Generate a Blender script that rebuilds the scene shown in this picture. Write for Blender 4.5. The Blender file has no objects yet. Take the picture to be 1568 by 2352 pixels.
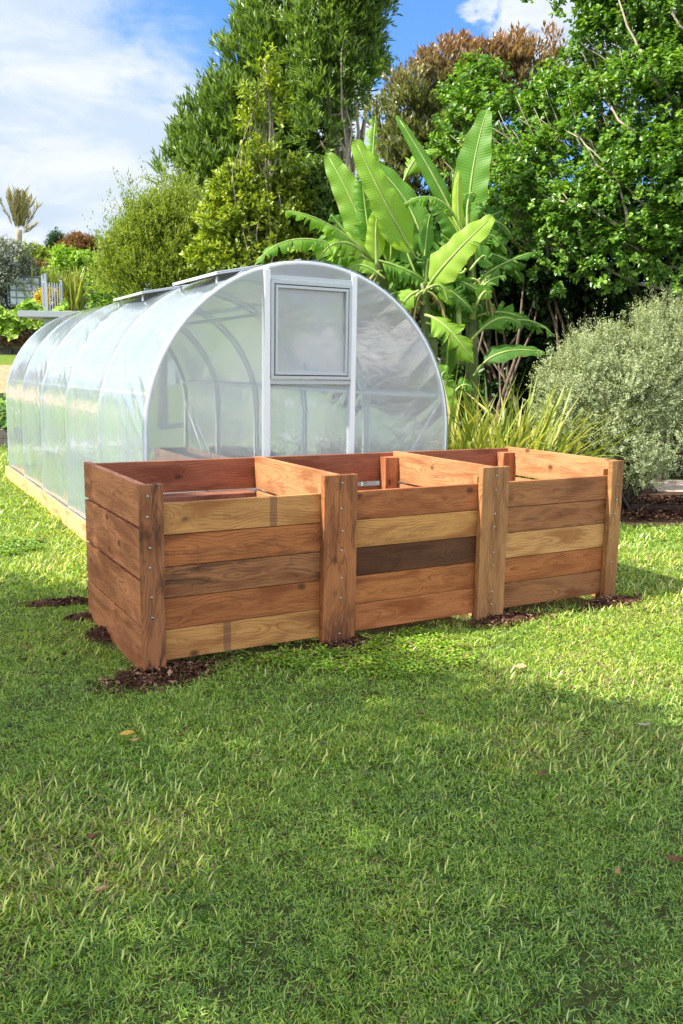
import bpy, bmesh, math, random
import numpy as np
from mathutils import Vector, Matrix, Euler
R = math.radians
SC = bpy.context.scene
COL = SC.collection
rs = np.random.RandomState(7)
random.seed(7)

# ---------------------------------------------------------------- camera
CAM_H, PITCH, ROLL, FPX = 1.8661, -0.1617, 0.0162, 2816.1 / 1.4362
cd = bpy.data.cameras.new('camera'); cam = bpy.data.objects.new('camera', cd); COL.objects.link(cam)
cd.sensor_fit = 'VERTICAL'; cd.sensor_height = 36.0; cd.lens = 2816.1 / 3378 * 36
cd.clip_start = 0.05; cd.clip_end = 3000
cam.location = (0, 0, CAM_H)
cam.matrix_world = Matrix.Translation((0, 0, CAM_H)) @ Matrix.Rotation(R(90) + PITCH, 4, 'X') @ Matrix.Rotation(ROLL, 4, 'Z')
SC.camera = cam

# ---------------------------------------------------------------- light
SUN_TO = Vector((-0.892, -0.313, 1.0)).normalized()
SUN_EL = math.asin(SUN_TO.z)
sd = bpy.data.lights.new('sun', 'SUN'); sun = bpy.data.objects.new('sun', sd); COL.objects.link(sun)
sd.energy = 4.6; sd.angle = R(0.55); sd.color = (1.0, 0.94, 0.84)
sun.rotation_euler = SUN_TO.to_track_quat('Z', 'Y').to_euler()
SC.view_settings.view_transform = 'Standard'; SC.view_settings.look = 'None'
SC.view_settings.exposure = 1.08; SC.view_settings.gamma = 1.0
try: SC.view_settings.use_curve_mapping = False
except Exception: pass
SC.cycles.max_bounces = 8; SC.cycles.transparent_max_bounces = 24
SC.cycles.diffuse_bounces = 3; SC.cycles.glossy_bounces = 3; SC.cycles.transmission_bounces = 6
SC.cycles.caustics_reflective = False; SC.cycles.caustics_refractive = False

# ---------------------------------------------------------------- node helpers
class NT:
    def __init__(s, tree): s.t = tree; s.n = tree.nodes; s.l = tree.links
    def new(s, typ, **kw):
        n = s.n.new(typ)
        for k, v in kw.items():
            if k.startswith('i_'):
                n.inputs[k[2:]].default_value = v
            elif k.startswith('x'):
                n.inputs[int(k[1:])].default_value = v
            else: setattr(n, k, v)
        return n
    def link(s, a, b): s.l.new(a, b)
    def math(s, op, a, b=None, c=None, clamp=False):
        n = s.n.new('ShaderNodeMath'); n.operation = op; n.use_clamp = clamp
        for i, v in enumerate((a, b, c)):
            if v is None: continue
            if isinstance(v, (int, float)): n.inputs[i].default_value = v
            else: s.l.new(v, n.inputs[i])
        return n.outputs[0]
    def mix(s, f, a, b, mode='MIX'):
        n = s.n.new('ShaderNodeMix'); n.data_type = 'RGBA'; n.blend_type = mode
        for sock, v in ((n.inputs[0], f), (n.inputs[6], a), (n.inputs[7], b)):
            if isinstance(v, (int, float)): sock.default_value = v
            elif isinstance(v, tuple): sock.default_value = v + (1,) if len(v) == 3 else v
            else: s.l.new(v, sock)
        return n.outputs[2]
    def noise(s, vec, scale, detail=4, rough=0.5, dist=0.0, out=0):
        n = s.n.new('ShaderNodeTexNoise'); n.inputs['Scale'].default_value = scale
        n.inputs['Detail'].default_value = detail; n.inputs['Roughness'].default_value = rough
        n.inputs['Distortion'].default_value = dist
        if vec is not None: s.l.new(vec, n.inputs['Vector'])
        return n.outputs[out]
    def ramp(s, f, stops, interp='LINEAR'):
        n = s.n.new('ShaderNodeValToRGB'); n.color_ramp.interpolation = interp
        e = n.color_ramp.elements
        while len(e) < len(stops): e.new(0.5)
        for i, (p, c) in enumerate(stops):
            e[i].position = p; e[i].color = (c if isinstance(c, tuple) else (c, c, c)) + (1,)
        s.l.new(f, n.inputs[0]); return n.outputs[0]
    def smooth(s, v, lo, hi, a=0.0, b=1.0):
        n = s.n.new('ShaderNodeMapRange'); n.interpolation_type = 'SMOOTHSTEP'
        s.l.new(v, n.inputs[0])
        for i, q in enumerate((lo, hi, a, b)): n.inputs[i + 1].default_value = q
        return n.outputs[0]
    def mapping(s, vec, scale=(1, 1, 1), loc=(0, 0, 0)):
        n = s.n.new('ShaderNodeMapping'); n.inputs['Scale'].default_value = scale; n.inputs['Location'].default_value = loc
        s.l.new(vec, n.inputs[0]); return n.outputs[0]
    def bump(s, h, strength=0.3, dist=0.01, normal=None):
        n = s.n.new('ShaderNodeBump'); n.inputs['Strength'].default_value = strength; n.inputs['Distance'].default_value = dist
        s.l.new(h, n.inputs['Height'])
        if normal is not None: s.l.new(normal, n.inputs['Normal'])
        return n.outputs[0]
    def attr(s, name, typ='GEOMETRY', out='Fac'):
        n = s.n.new('ShaderNodeAttribute'); n.attribute_name = name; n.attribute_type = typ; return n.outputs[out]

def mat(name):
    m = bpy.data.materials.new(name); m.use_nodes = True; m.node_tree.nodes.clear()
    t = NT(m.node_tree); out = t.new('ShaderNodeOutputMaterial'); return m, t, out

# ---------------------------------------------------------------- world sky with clouds
w = bpy.data.worlds.new('World'); SC.world = w; w.use_nodes = True
w.node_tree.nodes.clear(); t = NT(w.node_tree)
wo = t.new('ShaderNodeOutputWorld'); bg = t.new('ShaderNodeBackground')
sky = t.new('ShaderNodeTexSky'); sky.sky_type = 'NISHITA'; sky.sun_disc = False
sky.sun_elevation = SUN_EL; sky.sun_rotation = math.atan2(SUN_TO.x, SUN_TO.y)
sky.air_density = 1.0; sky.dust_density = 0.4; sky.ozone_density = 1.5
tc = t.new('ShaderNodeTexCoord'); d = tc.outputs['Generated']
sep = t.new('ShaderNodeSeparateXYZ'); t.link(d, sep.inputs[0]); X, Y, Z = sep.outputs
n1 = t.noise(t.mapping(d, (1, 1, 1.8)), 5.5, 9, 0.62, 0.3)
n2 = t.noise(t.mapping(d, (1, 1, 2.2), (4, 2, 1)), 14, 8, 0.6, 0.5)
n3 = t.noise(t.mapping(d, (1, 1, 2.0), (1, 7, 3)), 3.0, 6, 0.6)
bb = t.math('SUBTRACT', t.math('ADD', X, t.math('MULTIPLY', Z, 0.8)), t.math('MULTIPLY', Y, 0.13))
bb = t.math('ADD', bb, t.math('MULTIPLY', t.math('SUBTRACT', n1, 0.5), 0.42))
bb = t.math('ADD', bb, t.math('MULTIPLY', t.math('SUBTRACT', n2, 0.5), 0.16))
left = t.smooth(bb, -0.13, 0.03, 1.0, 0.0)
def blob(v, lo, hi, nz=0.02):
    v = Vector(v).normalized()
    vd = t.new('ShaderNodeVectorMath', operation='DOT_PRODUCT'); t.link(d, vd.inputs[0]); vd.inputs[1].default_value = v
    q = t.math('ADD', vd.outputs['Value'], t.math('MULTIPLY', t.math('SUBTRACT', n2, 0.5), nz))
    return t.smooth(q, math.cos(R(hi)), math.cos(R(lo)))
b1 = blob((0.225, 1, 0.39), 3.2, 4.8, 0.012)
b2 = blob((0.01, 1, 0.25), 1.6, 4.0, 0.014)
b3 = blob((0.45, 1, 0.50), 9, 13, 0.05)
over = t.math('MULTIPLY', t.smooth(n3, 0.42, 0.56), t.smooth(Y, 0.55, 0.2))  # unseen clouds overhead and behind, added and brightened to lift the shade
m_ = t.math('MAXIMUM', left, t.math('MAXIMUM', b1, t.math('MAXIMUM', b2, t.math('MAXIMUM', b3, over))))
cn = t.noise(t.mapping(d, (1, 1, 2.4), (2, 5, 1)), 8, 7, 0.55, 0.4)
ccol = t.mix(t.smooth(cn, 0.36, 0.62), (2.6, 3.1, 3.75), (3.6, 3.8, 4.0))
deep = t.mix(1.0, sky.outputs[0], (.46, .72, 1.12), 'MULTIPLY')
ccol = t.mix(over, ccol, (11.0, 10.8, 10.2)); fin = t.mix(m_, deep, ccol)
t.link(fin, bg.inputs[0]); bg.inputs[1].default_value = 0.125
t.link(bg.outputs[0], wo.inputs[0])

# ---------------------------------------------------------------- generic builders
def at(dx, dy, Yd, hfix=None):
    """Point of the world seen at (dx,dy) of the 1568x2352 picture, at ground distance Yd."""
    u, v = dx - 784.0, dy - 1176.0
    cr, sr = math.cos(ROLL), math.sin(ROLL); u, v = u * cr + v * sr, -u * sr + v * cr
    c, s = math.cos(PITCH), math.sin(PITCH)
    D = np.array([u, FPX * c + v * s, FPX * s - v * c]); k = Yd / D[1]
    p = D * k; p[2] += CAM_H
    return p

def link(o, parent=None):
    COL.objects.link(o)
    if parent is not None: o.parent = parent
    return o
def tag(o, label=None, cat=None, group=None, kind=None):
    if label: o['label'] = label
    if cat: o['category'] = cat
    if group: o['group'] = group
    if kind: o['kind'] = kind
    return o
def empty(name, loc=(0, 0, 0), rz=0.0):
    o = bpy.data.objects.new(name, None); o.location = loc; o.rotation_euler = (0, 0, rz); o.empty_display_size = 0.2
    return link(o)
def mesh_np(name, verts, sizes, idx, mats=None, smooth=False, attrs=None, parent=None, mat_idx=None):
    me = bpy.data.meshes.new(name)
    verts = np.asarray(verts, np.float32); sizes = np.asarray(sizes, np.int32); idx = np.asarray(idx, np.int32)
    me.vertices.add(len(verts)); me.vertices.foreach_set('co', verts.ravel())
    me.loops.add(len(idx)); me.loops.foreach_set('vertex_index', idx)
    me.polygons.add(len(sizes)); st = np.concatenate([[0], np.cumsum(sizes)[:-1]]).astype(np.int32)
    me.polygons.foreach_set('loop_start', st)
    try: me.polygons.foreach_set('loop_total', sizes)
    except Exception: pass
    if mat_idx is not None: me.polygons.foreach_set('material_index', np.asarray(mat_idx, np.int32))
    if smooth: me.polygons.foreach_set('use_smooth', np.ones(len(sizes), bool))
    for k, (dom, a) in (attrs or {}).items():
        at_ = me.attributes.new(k, 'FLOAT', dom); at_.data.foreach_set('value', np.asarray(a, np.float32))
    me.update(calc_edges=True)
    for m in (mats or []): me.materials.append(m)
    o = bpy.data.objects.new(name, me)
    return link(o, parent)
class MB:
    """collects solids for one mesh"""
    def __init__(s): s.v = []; s.f = []
    def add(s, v, f):
        k = len(s.v); s.v += [tuple(p) for p in v]; s.f += [tuple(i + k for i in q) for q in f]
    def box(s, x0, x1, y0, y1, z0, z1, M=None):
        v = [(x, y, z) for x in (x0, x1) for y in (y0, y1) for z in (z0, z1)]
        if M is not None: v = [tuple(M @ Vector(p)) for p in v]
        s.add(v, [(0, 1, 3, 2), (4, 6, 7, 5), (0, 4, 5, 1), (2, 3, 7, 6), (0, 2, 6, 4), (1, 5, 7, 3)])
    def tube(s, pts, rad, n=8, cap=True):
        P = [Vector(p) for p in pts]; m = len(P)
        if isinstance(rad, (int, float)): rad = [rad] * m
        up = Vector((0, 0, 1)); v = []; prev = None
        for i in range(m):
            tg = (P[min(i + 1, m - 1)] - P[max(i - 1, 0)])
            tg = tg.normalized() if tg.length > 1e-9 else up
            if prev is None:
                a = tg.cross(Vector((0.3, 0.9, 0.1)) if abs(tg.z) > 0.9 else up).normalized()
            else:
                a = (prev - tg * prev.dot(tg)); a = a.normalized() if a.length > 1e-6 else tg.orthogonal().normalized()
            prev = a; b = tg.cross(a)
            for k in range(n):
                an = 2 * math.pi * k / n; v.append(P[i] + (a * math.cos(an) + b * math.sin(an)) * rad[i])
        f = [(i * n + k, i * n + (k + 1) % n, (i + 1) * n + (k + 1) % n, (i + 1) * n + k) for i in range(m - 1) for k in range(n)]
        if cap: f.append(tuple(range(n - 1, -1, -1))); f.append(tuple((m - 1) * n + k for k in range(n)))
        s.add(v, f)
    def bar(s, a, b, w, h):
        a, b = Vector(a), Vector(b); d = b - a; L = d.length; x = d / L
        up = Vector((0, 0, 1)) if abs(x.z) < 0.95 else Vector((0, 1, 0))
        y = up.cross(x).normalized(); z = x.cross(y)
        M = Matrix(((x.x, y.x, z.x, a.x), (x.y, y.y, z.y, a.y), (x.z, y.z, z.z, a.z), (0, 0, 0, 1)))
        s.box(0, L, -w / 2, w / 2, -h / 2, h / 2, M)
    def build(s, name, material, parent=None, bevel=0, smooth=False):
        me = bpy.data.meshes.new(name); me.from_pydata([tuple(p) for p in s.v], [], s.f); me.update()
        if bevel:
            bm = bmesh.new(); bm.from_mesh(me)
            bmesh.ops.bevel(bm, geom=bm.edges[:], offset=bevel, segments=2, affect='EDGES', profile=0.6)
            bm.to_mesh(me); bm.free()
        if smooth: me.polygons.foreach_set('use_smooth', [True] * len(me.polygons))
        if material: me.materials.append(material)
        return link(bpy.data.objects.new(name, me), parent)

def unit(a): return a / np.maximum(np.linalg.norm(a, axis=-1, keepdims=True), 1e-9)
def rdir(n, r=None):
    r = r or rs; return unit(r.normal(size=(n, 3)))
class Sines:
    def __init__(s, seed, freq, n=7):
        r = np.random.RandomState(seed); s.k = rdir(n, r) * freq * r.uniform(0.6, 1.7, (n, 1)); s.p = r.uniform(0, 6.28, n)
    def __call__(s, p): return np.sin(np.asarray(p) @ s.k.T + s.p).sum(-1) / math.sqrt(len(s.p)) * 0.8

def leaf_arrays(pos, ax, nr, L, W, shape='diamond', fold=0.12, curl=0.1):
    n = len(pos); L = np.broadcast_to(L, (n,))[:, None]; W = np.broadcast_to(W, (n,))[:, None]
    ax = unit(ax); s = unit(np.cross(ax, nr)); nr = np.cross(s, ax)
    if shape == 'diamond':
        V = np.stack([pos, pos + ax * L * .45 + s * W / 2 + nr * W * fold, pos + ax * L - nr * L * curl,
                      pos + ax * L * .45 - s * W / 2 + nr * W * fold], 1).reshape(-1, 3)
        return V, np.full(n, 4), np.arange(n * 4), 1, 4
    V = np.stack([pos, pos + ax * L * .32 + s * W / 2 + nr * W * fold, pos + ax * L * .72 + s * W * .40 + nr * (W * fold - L * curl * .4),
                  pos + ax * L - nr * L * curl, pos + ax * L * .72 - s * W * .40 + nr * (W * fold - L * curl * .4),
                  pos + ax * L * .32 - s * W / 2 + nr * W * fold], 1).reshape(-1, 3)
    base = (np.arange(n) * 6)[:, None]
    I = np.stack([base + np.array([0, 1, 2, 3]), base + np.array([0, 3, 4, 5])], 1).ravel()
    return V, np.full(2 * n, 4), I, 2, 6

def sprig_leaves(C, D, nl, slen, L, W, spread=0.9, up=0.2, r=None):
    """leaves set along short twigs that start at C and point along D"""
    r = r or rs; n = len(C); k = nl
    T = r.uniform(0.05, 1, (n, k, 1)); Cc = C[:, None, :]; Dd = D[:, None, :]
    side = unit(r.normal(size=(n, k, 3))); side = unit(side - (side * Dd).sum(-1, keepdims=True) * Dd)
    ax = unit(Dd * (1 - spread * .55) + side * spread + np.array([0, 0, up]))
    pos = Cc + Dd * T * slen + side * slen * .05
    nr = unit(Dd * .8 + np.array([0, 0, .9]) + r.normal(size=(n, k, 3)) * .45 - ax * 0.2)
    sc = r.uniform(.65, 1.2, (n, k))
    return pos.reshape(-1, 3), ax.reshape(-1, 3), nr.reshape(-1, 3), (L * sc).ravel(), (W * sc).ravel()

def crown_points(blobs, ncl, clr, nsp, seed, back=0.35, inner=0.0, up=0.35, cut=-9):
    """blobs: (centre, (rx,ry,rz)). returns sprig positions, directions"""
    r = np.random.RandomState(seed); P = []; Dn = []; nz = Sines(seed, 2.2)
    vol = np.array([b[1][0] * b[1][2] for b in blobs]); tot = vol.sum()
    for (c, rad), v in zip(blobs, vol):
        rad = tuple(max(.3 * q, q - clr * .55) for q in rad)
        n = max(3, int(ncl * v / tot)); d = rdir(n, r)
        keep = (d[:, 1] < 0.25) | (r.uniform(size=n) < back); d = d[keep]
        rr = r.uniform(.62, 1.04, (len(d), 1)) * (1 + .10 * nz(d * 3 + c)[:, None])
        cc = np.array(c) + d * np.array(rad) * rr
        if len(cc) == 0: continue
        m = nsp
        e = unit(rdir(len(cc) * m, r).reshape(len(cc), m, 3) * .9 + d[:, None, :] * .75 + np.array([0, 0, up]))
        size = clr * r.uniform(.55, 1.25, (len(cc), 1, 1))
        q = cc[:, None, :] + e * size * r.uniform(.35, 1, (len(cc), m, 1))
        P.append(q.reshape(-1, 3)); Dn.append(unit(e + np.array([0, 0, up])).reshape(-1, 3))
    P = np.concatenate(P); Dn = np.concatenate(Dn)
    k = (P[:, 2] > 0.05) & (P[:, 2] > cut)
    return P[k], Dn[k]
def foliage(name, P, Dn, nl, slen, L, W, material, parent, shape='diamond', spread=.9, up=.2, fold=.12, curl=.1, seed=1, extra=None):
    r = np.random.RandomState(seed)
    a = sprig_leaves(P, Dn, nl, slen, L, W, spread, up, r)
    V, S, I, fpl, vpl = leaf_arrays(*a, shape=shape, fold=fold, curl=curl)
    base = np.repeat(r.uniform(size=len(P)), nl)
    rnd = np.clip(base * .5 + r.uniform(size=len(P) * nl) * .5, 0, 1)
    at_ = {'rnd': ('FACE', np.repeat(rnd, fpl)), 'tip': ('FACE', np.repeat(extra if extra is not None else np.zeros(len(P)), nl * fpl))}
    return mesh_np(name, V, S, I, [material], attrs=at_, parent=parent)

# ---------------------------------------------------------------- materials
def leaf_mat(name, c0, c1, c2, trans=0.35, rough=0.42, spec=0.5, tipcol=None, tcol=None):
    m, t, out = mat(name)
    f = t.attr('rnd')
    col = t.ramp(f, [(0.0, c0), (0.5, c1), (1.0, c2)])
    if tipcol: col = t.mix(t.attr('tip'), col, tipcol)
    p = t.new('ShaderNodeBsdfPrincipled'); t.link(col, p.inputs['Base Color'])
    p.inputs['Roughness'].default_value = rough; p.inputs['Specular IOR Level'].default_value = spec
    tr = t.new('ShaderNodeBsdfTranslucent')
    tcx = t.mix(1.0, col, tcol or (1.5, 1.5, .55), 'MULTIPLY'); t.link(tcx, tr.inputs[0])
    mx = t.new('ShaderNodeMixShader'); mx.inputs[0].default_value = trans
    t.link(p.outputs[0], mx.inputs[1]); t.link(tr.outputs[0], mx.inputs[2]); t.link(mx.outputs[0], out.inputs[0])
    return m
def simple(name, col, rough=0.6, spec=0.4, metal=0.0, nscale=0, namt=0.2, bump=0.0, bscale=40):
    m, t, out = mat(name); p = t.new('ShaderNodeBsdfPrincipled')
    p.inputs['Roughness'].default_value = rough; p.inputs['Specular IOR Level'].default_value = spec; p.inputs['Metallic'].default_value = metal
    tc = t.new('ShaderNodeTexCoord')
    if nscale:
        n = t.noise(tc.outputs['Object'], nscale, 6, 0.6)
        a = tuple(c * (1 - namt) for c in col); b = tuple(min(1, c * (1 + namt)) for c in col)
        t.link(t.ramp(n, [(0.3, a), (0.7, b)]), p.inputs['Base Color'])
    else: p.inputs['Base Color'].default_value = col + (1,)
    if bump: t.link(t.bump(t.noise(tc.outputs['Object'], bscale, 6, 0.6), bump, 0.01), p.inputs['Normal'])
    t.link(p.outputs[0], out.inputs[0]); return m

def wood_mat(name='wood', dark=1.0):
    m, t, out = mat(name)
    tc = t.new('ShaderNodeTexCoord'); oi = t.new('ShaderNodeObjectInfo')
    sx = t.new('ShaderNodeSeparateXYZ'); t.link(tc.outputs['Object'], sx.inputs[0]); x, y, z = sx.outputs
    rnd = oi.outputs['Random']
    off = t.math('MULTIPLY', rnd, 61.0)
    def vec(a, b, c):
        n = t.new('ShaderNodeCombineXYZ')
        for i, q in enumerate((a, b, c)):
            if isinstance(q, (int, float)): n.inputs[i].default_value = q
            else: t.link(q, n.inputs[i])
        return n.outputs[0]
    xo = t.math('ADD', x, off)
    # knots: worley cells stretched along the board
    kv = t.new('ShaderNodeTexVoronoi'); kv.feature = 'F1'; kv.inputs['Scale'].default_value = 1.0
    t.link(vec(t.math('MULTIPLY', xo, 3.1), t.math('MULTIPLY', off, .37), t.math('MULTIPLY', z, 4.6)), kv.inputs['Vector'])
    kd = kv.outputs['Distance']; ks = t.new('ShaderNodeSeparateColor'); t.link(kv.outputs['Color'], ks.inputs[0])
    has = t.math('GREATER_THAN', ks.outputs[0], 0.5)
    kn = t.math('MULTIPLY', t.smooth(kd, 0.0, 0.42, 1.0, 0.0), has)
    # log-centre wander
    w1 = t.noise(vec(t.math('MULTIPLY', xo, 1.3), 0.0, off), 1.0, 3, .5)
    w2 = t.noise(vec(t.math('MULTIPLY', xo, 1.9), 7.0, off), 1.0, 2, .5)
    w3 = t.noise(vec(t.math('MULTIPLY', xo, 2.2), t.math('MULTIPLY', y, 12), t.math('MULTIPLY', z, 14)), 1.0, 4, .55)
    zc = t.math('ADD', z, t.math('MULTIPLY', t.math('SUBTRACT', w1, .5), .30))
    yc = t.math('ADD', t.math('ADD', y, .035), t.math('MULTIPLY', t.math('SUBTRACT', w2, .5), .24))
    dd = t.math('SQRT', t.math('ADD', t.math('MULTIPLY', zc, zc), t.math('MULTIPLY', yc, yc)))
    dd = t.math('ADD', dd, t.math('MULTIPLY', w3, .026)); dd = t.math('ADD', dd, t.math('MULTIPLY', kn, .05))
    ring = t.math('FRACT', t.math('MULTIPLY', dd, 50.0))
    rg = t.ramp(ring, [(0.0, .25), (0.10, .0), (0.50, .10), (0.80, .38), (0.94, 1.0), (1.0, .25)])
    lnv = t.noise(vec(t.math('MULTIPLY', xo, 2.0), t.math('MULTIPLY', y, 8), t.math('MULTIPLY', z, 10)), 1.0, 2, .5)
    rg = t.math('MULTIPLY', rg, t.smooth(lnv, .32, .62, .25, 1.15))
    fib = t.noise(vec(t.math('MULTIPLY', xo, 5), t.math('MULTIPLY', y, 230), t.math('MULTIPLY', z, 230)), 1.0, 4, .65)
    blot = t.noise(vec(t.math('MULTIPLY', xo, 1.7), t.math('MULTIPLY', y, 9), t.math('MULTIPLY', z, 8)), 1.0, 5, .6, .6)
    stain = t.noise(vec(t.math('MULTIPLY', xo, 2.4), off, t.math('MULTIPLY', z, 13)), 1.0, 6, .62, 1.2)
    base = oi.outputs['Color']
    hi = t.mix(1.0, base, (1.18, 1.16, 1.08), 'MULTIPLY'); lo = t.mix(1.0, base, (.52, .36, .28), 'MULTIPLY')
    c = t.mix(t.smooth(blot, .30, .62), hi, base); c = t.mix(t.math('MULTIPLY', t.smooth(blot, .46, .68), .75), c, lo)
    c = t.mix(t.math('MULTIPLY', rg, .85, clamp=True), c, lo)
    c = t.mix(t.math('MULTIPLY', t.smooth(fib, .45, .75), .6), c, lo)
    sa = t.attr('stain', 'OBJECT')
    sm = t.math('MULTIPLY', t.smooth(stain, .46, .70), t.math('MULTIPLY', sa, .85))
    # weathering gathers towards the foot of a post (local -x)
    fa = t.attr('foot', 'OBJECT')
    fm = t.math('MULTIPLY', t.math('MULTIPLY', t.smooth(x, -.62, .05, 1, 0), fa), t.smooth(stain, .40, .56))
    sm = t.math('MAXIMUM', sm, fm)
    c = t.mix(sm, c, (.035, .018, .012))
    # knot heart
    kh = t.math('MULTIPLY', t.smooth(kd, .05, .15, 1, 0), has)
    c = t.mix(t.math('MULTIPLY', kh, .8), c, (.06, .025, .012))
    # strap mark
    st = t.math('MULTIPLY', t.math('LESS_THAN', t.math('ABSOLUTE', t.math('SUBTRACT', x, t.attr('stripe', 'OBJECT'))), .026), 1.0)
    c = t.mix(t.math('MULTIPLY', st, .55), c, (.12, .05, .045))
    p = t.new('ShaderNodeBsdfPrincipled'); t.link(c, p.inputs['Base Color'])
    p.inputs['Roughness'].default_value = .62; p.inputs['Specular IOR Level'].default_value = .25
    h = t.math('ADD', t.math('MULTIPLY', fib, .5), t.math('MULTIPLY', rg, -.35))
    t.link(t.bump(h, .35, .0015), p.inputs['Normal'])
    t.link(p.outputs[0], out.inputs[0]); return m
WOOD = wood_mat()

def film_mat(name, fac, facing, bsc, bst, tint=(.80, .89, .97), rough=.12, crease=0.0, var=.22, gloss=1.15):
    m, t, out = mat(name)
    tc = t.new('ShaderNodeTexCoord'); o = tc.outputs['Object']
    uv = t.new('ShaderNodeUVMap')
    wr = t.noise(t.mapping(o, (1.0, 2.2, 1.0)), bsc, 4, .5, .8)
    # stretched pull creases
    w2 = t.noise(t.mapping(o, (7, 1.1, 3.0)), 2.2, 4, .55, .5)
    w2 = t.math('ABSOLUTE', t.math('SUBTRACT', w2, .5))
    w2 = t.smooth(w2, .0, .06, 1, 0)
    h = t.math('ADD', wr, t.math('MULTIPLY', w2, crease))
    b = t.bump(h, bst, .05)
    lw = t.new('ShaderNodeLayerWeight'); lw.inputs[0].default_value = .35
    cl = t.noise(o, 1.3, 3, .5)
    f = t.math('ADD', fac, t.math('MULTIPLY', lw.outputs['Facing'], facing))
    f = t.math('ADD', f, t.math('MULTIPLY', t.math('SUBTRACT', cl, .5), var), clamp=True)
    tr = t.new('ShaderNodeBsdfTransparent'); tr.inputs[0].default_value = (.97, .985, .99, 1)
    hue = t.noise(o, 1.1, 2, .5, .6); hc = t.ramp(hue, [(.30, tuple(min(1, q * k_) for q, k_ in zip(tint, (.84, .95, 1.05)))), (.5, tint), (.64, tuple(min(1, q * k_) for q, k_ in zip(tint, (.93, 1.02, .88)))), (.75, tuple(min(1, q * k_) for q, k_ in zip(tint, (1.03, .99, .93))))])
    df = t.new('ShaderNodeBsdfDiffuse'); t.link(hc, df.inputs[0])
    tl = t.new('ShaderNodeBsdfTranslucent'); t.link(hc, tl.inputs[0])
    md = t.new('ShaderNodeMixShader'); md.inputs[0].default_value = .5
    t.link(df.outputs[0], md.inputs[1]); t.link(tl.outputs[0], md.inputs[2])
    m1 = t.new('ShaderNodeMixShader'); t.link(f, m1.inputs[0]); t.link(tr.outputs[0], m1.inputs[1]); t.link(md.outputs[0], m1.inputs[2])
    gl = t.new('ShaderNodeBsdfGlossy'); gl.inputs[0].default_value = (1, 1, 1, 1); gl.inputs['Roughness'].default_value = rough
    t.link(b, gl.inputs['Normal'])
    fr = t.new('ShaderNodeFresnel'); fr.inputs[0].default_value = 1.5; t.link(b, fr.inputs['Normal'])
    # a thin sheet reflects on both faces
    fr2 = t.math('MULTIPLY', fr.outputs[0], gloss, clamp=True)
    fr2 = t.math('ADD', fr2, .03 * gloss); m2 = t.new('ShaderNodeMixShader'); t.link(fr2, m2.inputs[0]); t.link(m1.outputs[0], m2.inputs[1]); t.link(gl.outputs[0], m2.inputs[2])
    t.link(m2.outputs[0], out.inputs[0]); return m
FILM_SIDE = film_mat('film_side', .48, .32, 1.1, .12, crease=.2, rough=.09, tint=(.60, .71, .84))  # blue tint puts the sky's reflection into the film colour
FILM_END = film_mat('film_end', .48, .12, .8, .035, crease=.06, rough=.36, tint=(.88, .95, 1.0), var=.34, gloss=.6)
FILM_WIN = film_mat('film_window', .46, .1, .8, .04, rough=.2, tint=(.88, .94, 1.0), gloss=.7)
PIPE = simple('white_pipe', (.84, .87, .88), .35, .5)
ALU = simple('aluminium_frame', (.50, .55, .56), .4, .5)
ALU_DARK = simple('dark_gap_and_latch', (.05, .055, .06), .6)
GREYROOF = simple('grey_sheet', (.58, .61, .64), .5)
SCREW = simple('screw_steel', (.55, .56, .58), .3, .5, 1.0)
BLACK = simple('black_recess', (.015, .015, .015), .5)

# ---------------------------------------------------------------- terrain
def sstep(a, b, v):
    t_ = np.clip((v - a) / (b - a), 0, 1); return t_ * t_ * (3 - 2 * t_)
GN1 = Sines(3, .9); GN2 = Sines(4, 3.1)
def gz(x, y):
    x = np.asarray(x, float); y = np.asarray(y, float)
    z = 2.25 * sstep(19.0, 26.0, y)
    z = z + 1.35 * sstep(26.3, 26.9, y) + .5 * sstep(27, 33, y) + 9 * sstep(45, 400, y)
    q = np.stack([x, y, 0 * x], -1)
    z = z + .012 * GN1(q) + .005 * GN2(q)
    return z
def lawn_mat():
    m, t, out = mat('lawn_soil'); g = t.new('ShaderNodeNewGeometry'); P = g.outputs['Position']
    a = t.noise(P, 1.3, 5, .6); b = t.noise(P, 22, 6, .65); c = t.noise(P, 140, 3, .6)
    col = t.mix(t.smooth(b, .35, .7), (.045, .05, .018), (.11, .13, .035))
    col = t.mix(t.math('MULTIPLY', t.smooth(a, .5, .72), .45), col, (.14, .11, .05))
    col = t.mix(t.math('MULTIPLY', t.smooth(c, .5, .8), .6), col, (.10, .15, .03))
    sp = t.new('ShaderNodeSeparateXYZ'); t.link(P, sp.inputs[0])
    far = t.smooth(sp.outputs[1], 16, 24)
    col = t.mix(far, col, t.mix(t.smooth(b, .3, .7), (.09, .15, .02), (.17, .24, .04)))
    p = t.new('ShaderNodeBsdfPrincipled'); t.link(col, p.inputs['Base Color']); p.inputs['Roughness'].default_value = .9
    p.inputs['Specular IOR Level'].default_value = .1
    t.link(t.bump(t.math('ADD', b, c), .6, .02), p.inputs['Normal']); t.link(p.outputs[0], out.inputs[0]); return m
LAWN = lawn_mat()
xs = np.unique(np.concatenate([np.linspace(-900, -40, 18), np.linspace(-40, -8, 40), np.linspace(-8, 8, 161), np.linspace(8, 40, 40), np.linspace(40, 900, 18)]))
ys = np.unique(np.concatenate([np.linspace(-200, -4, 12), np.linspace(-4, 16, 201), np.linspace(16, 34, 91), np.linspace(34, 60, 20), np.linspace(60, 1500, 40)]))
GX, GY = np.meshgrid(xs, ys); V = np.stack([GX, GY, gz(GX, GY)], -1).reshape(-1, 3)
nx, ny = len(xs), len(ys); ii = (np.arange(ny - 1)[:, None] * nx + np.arange(nx - 1)[None, :]).ravel()
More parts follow.
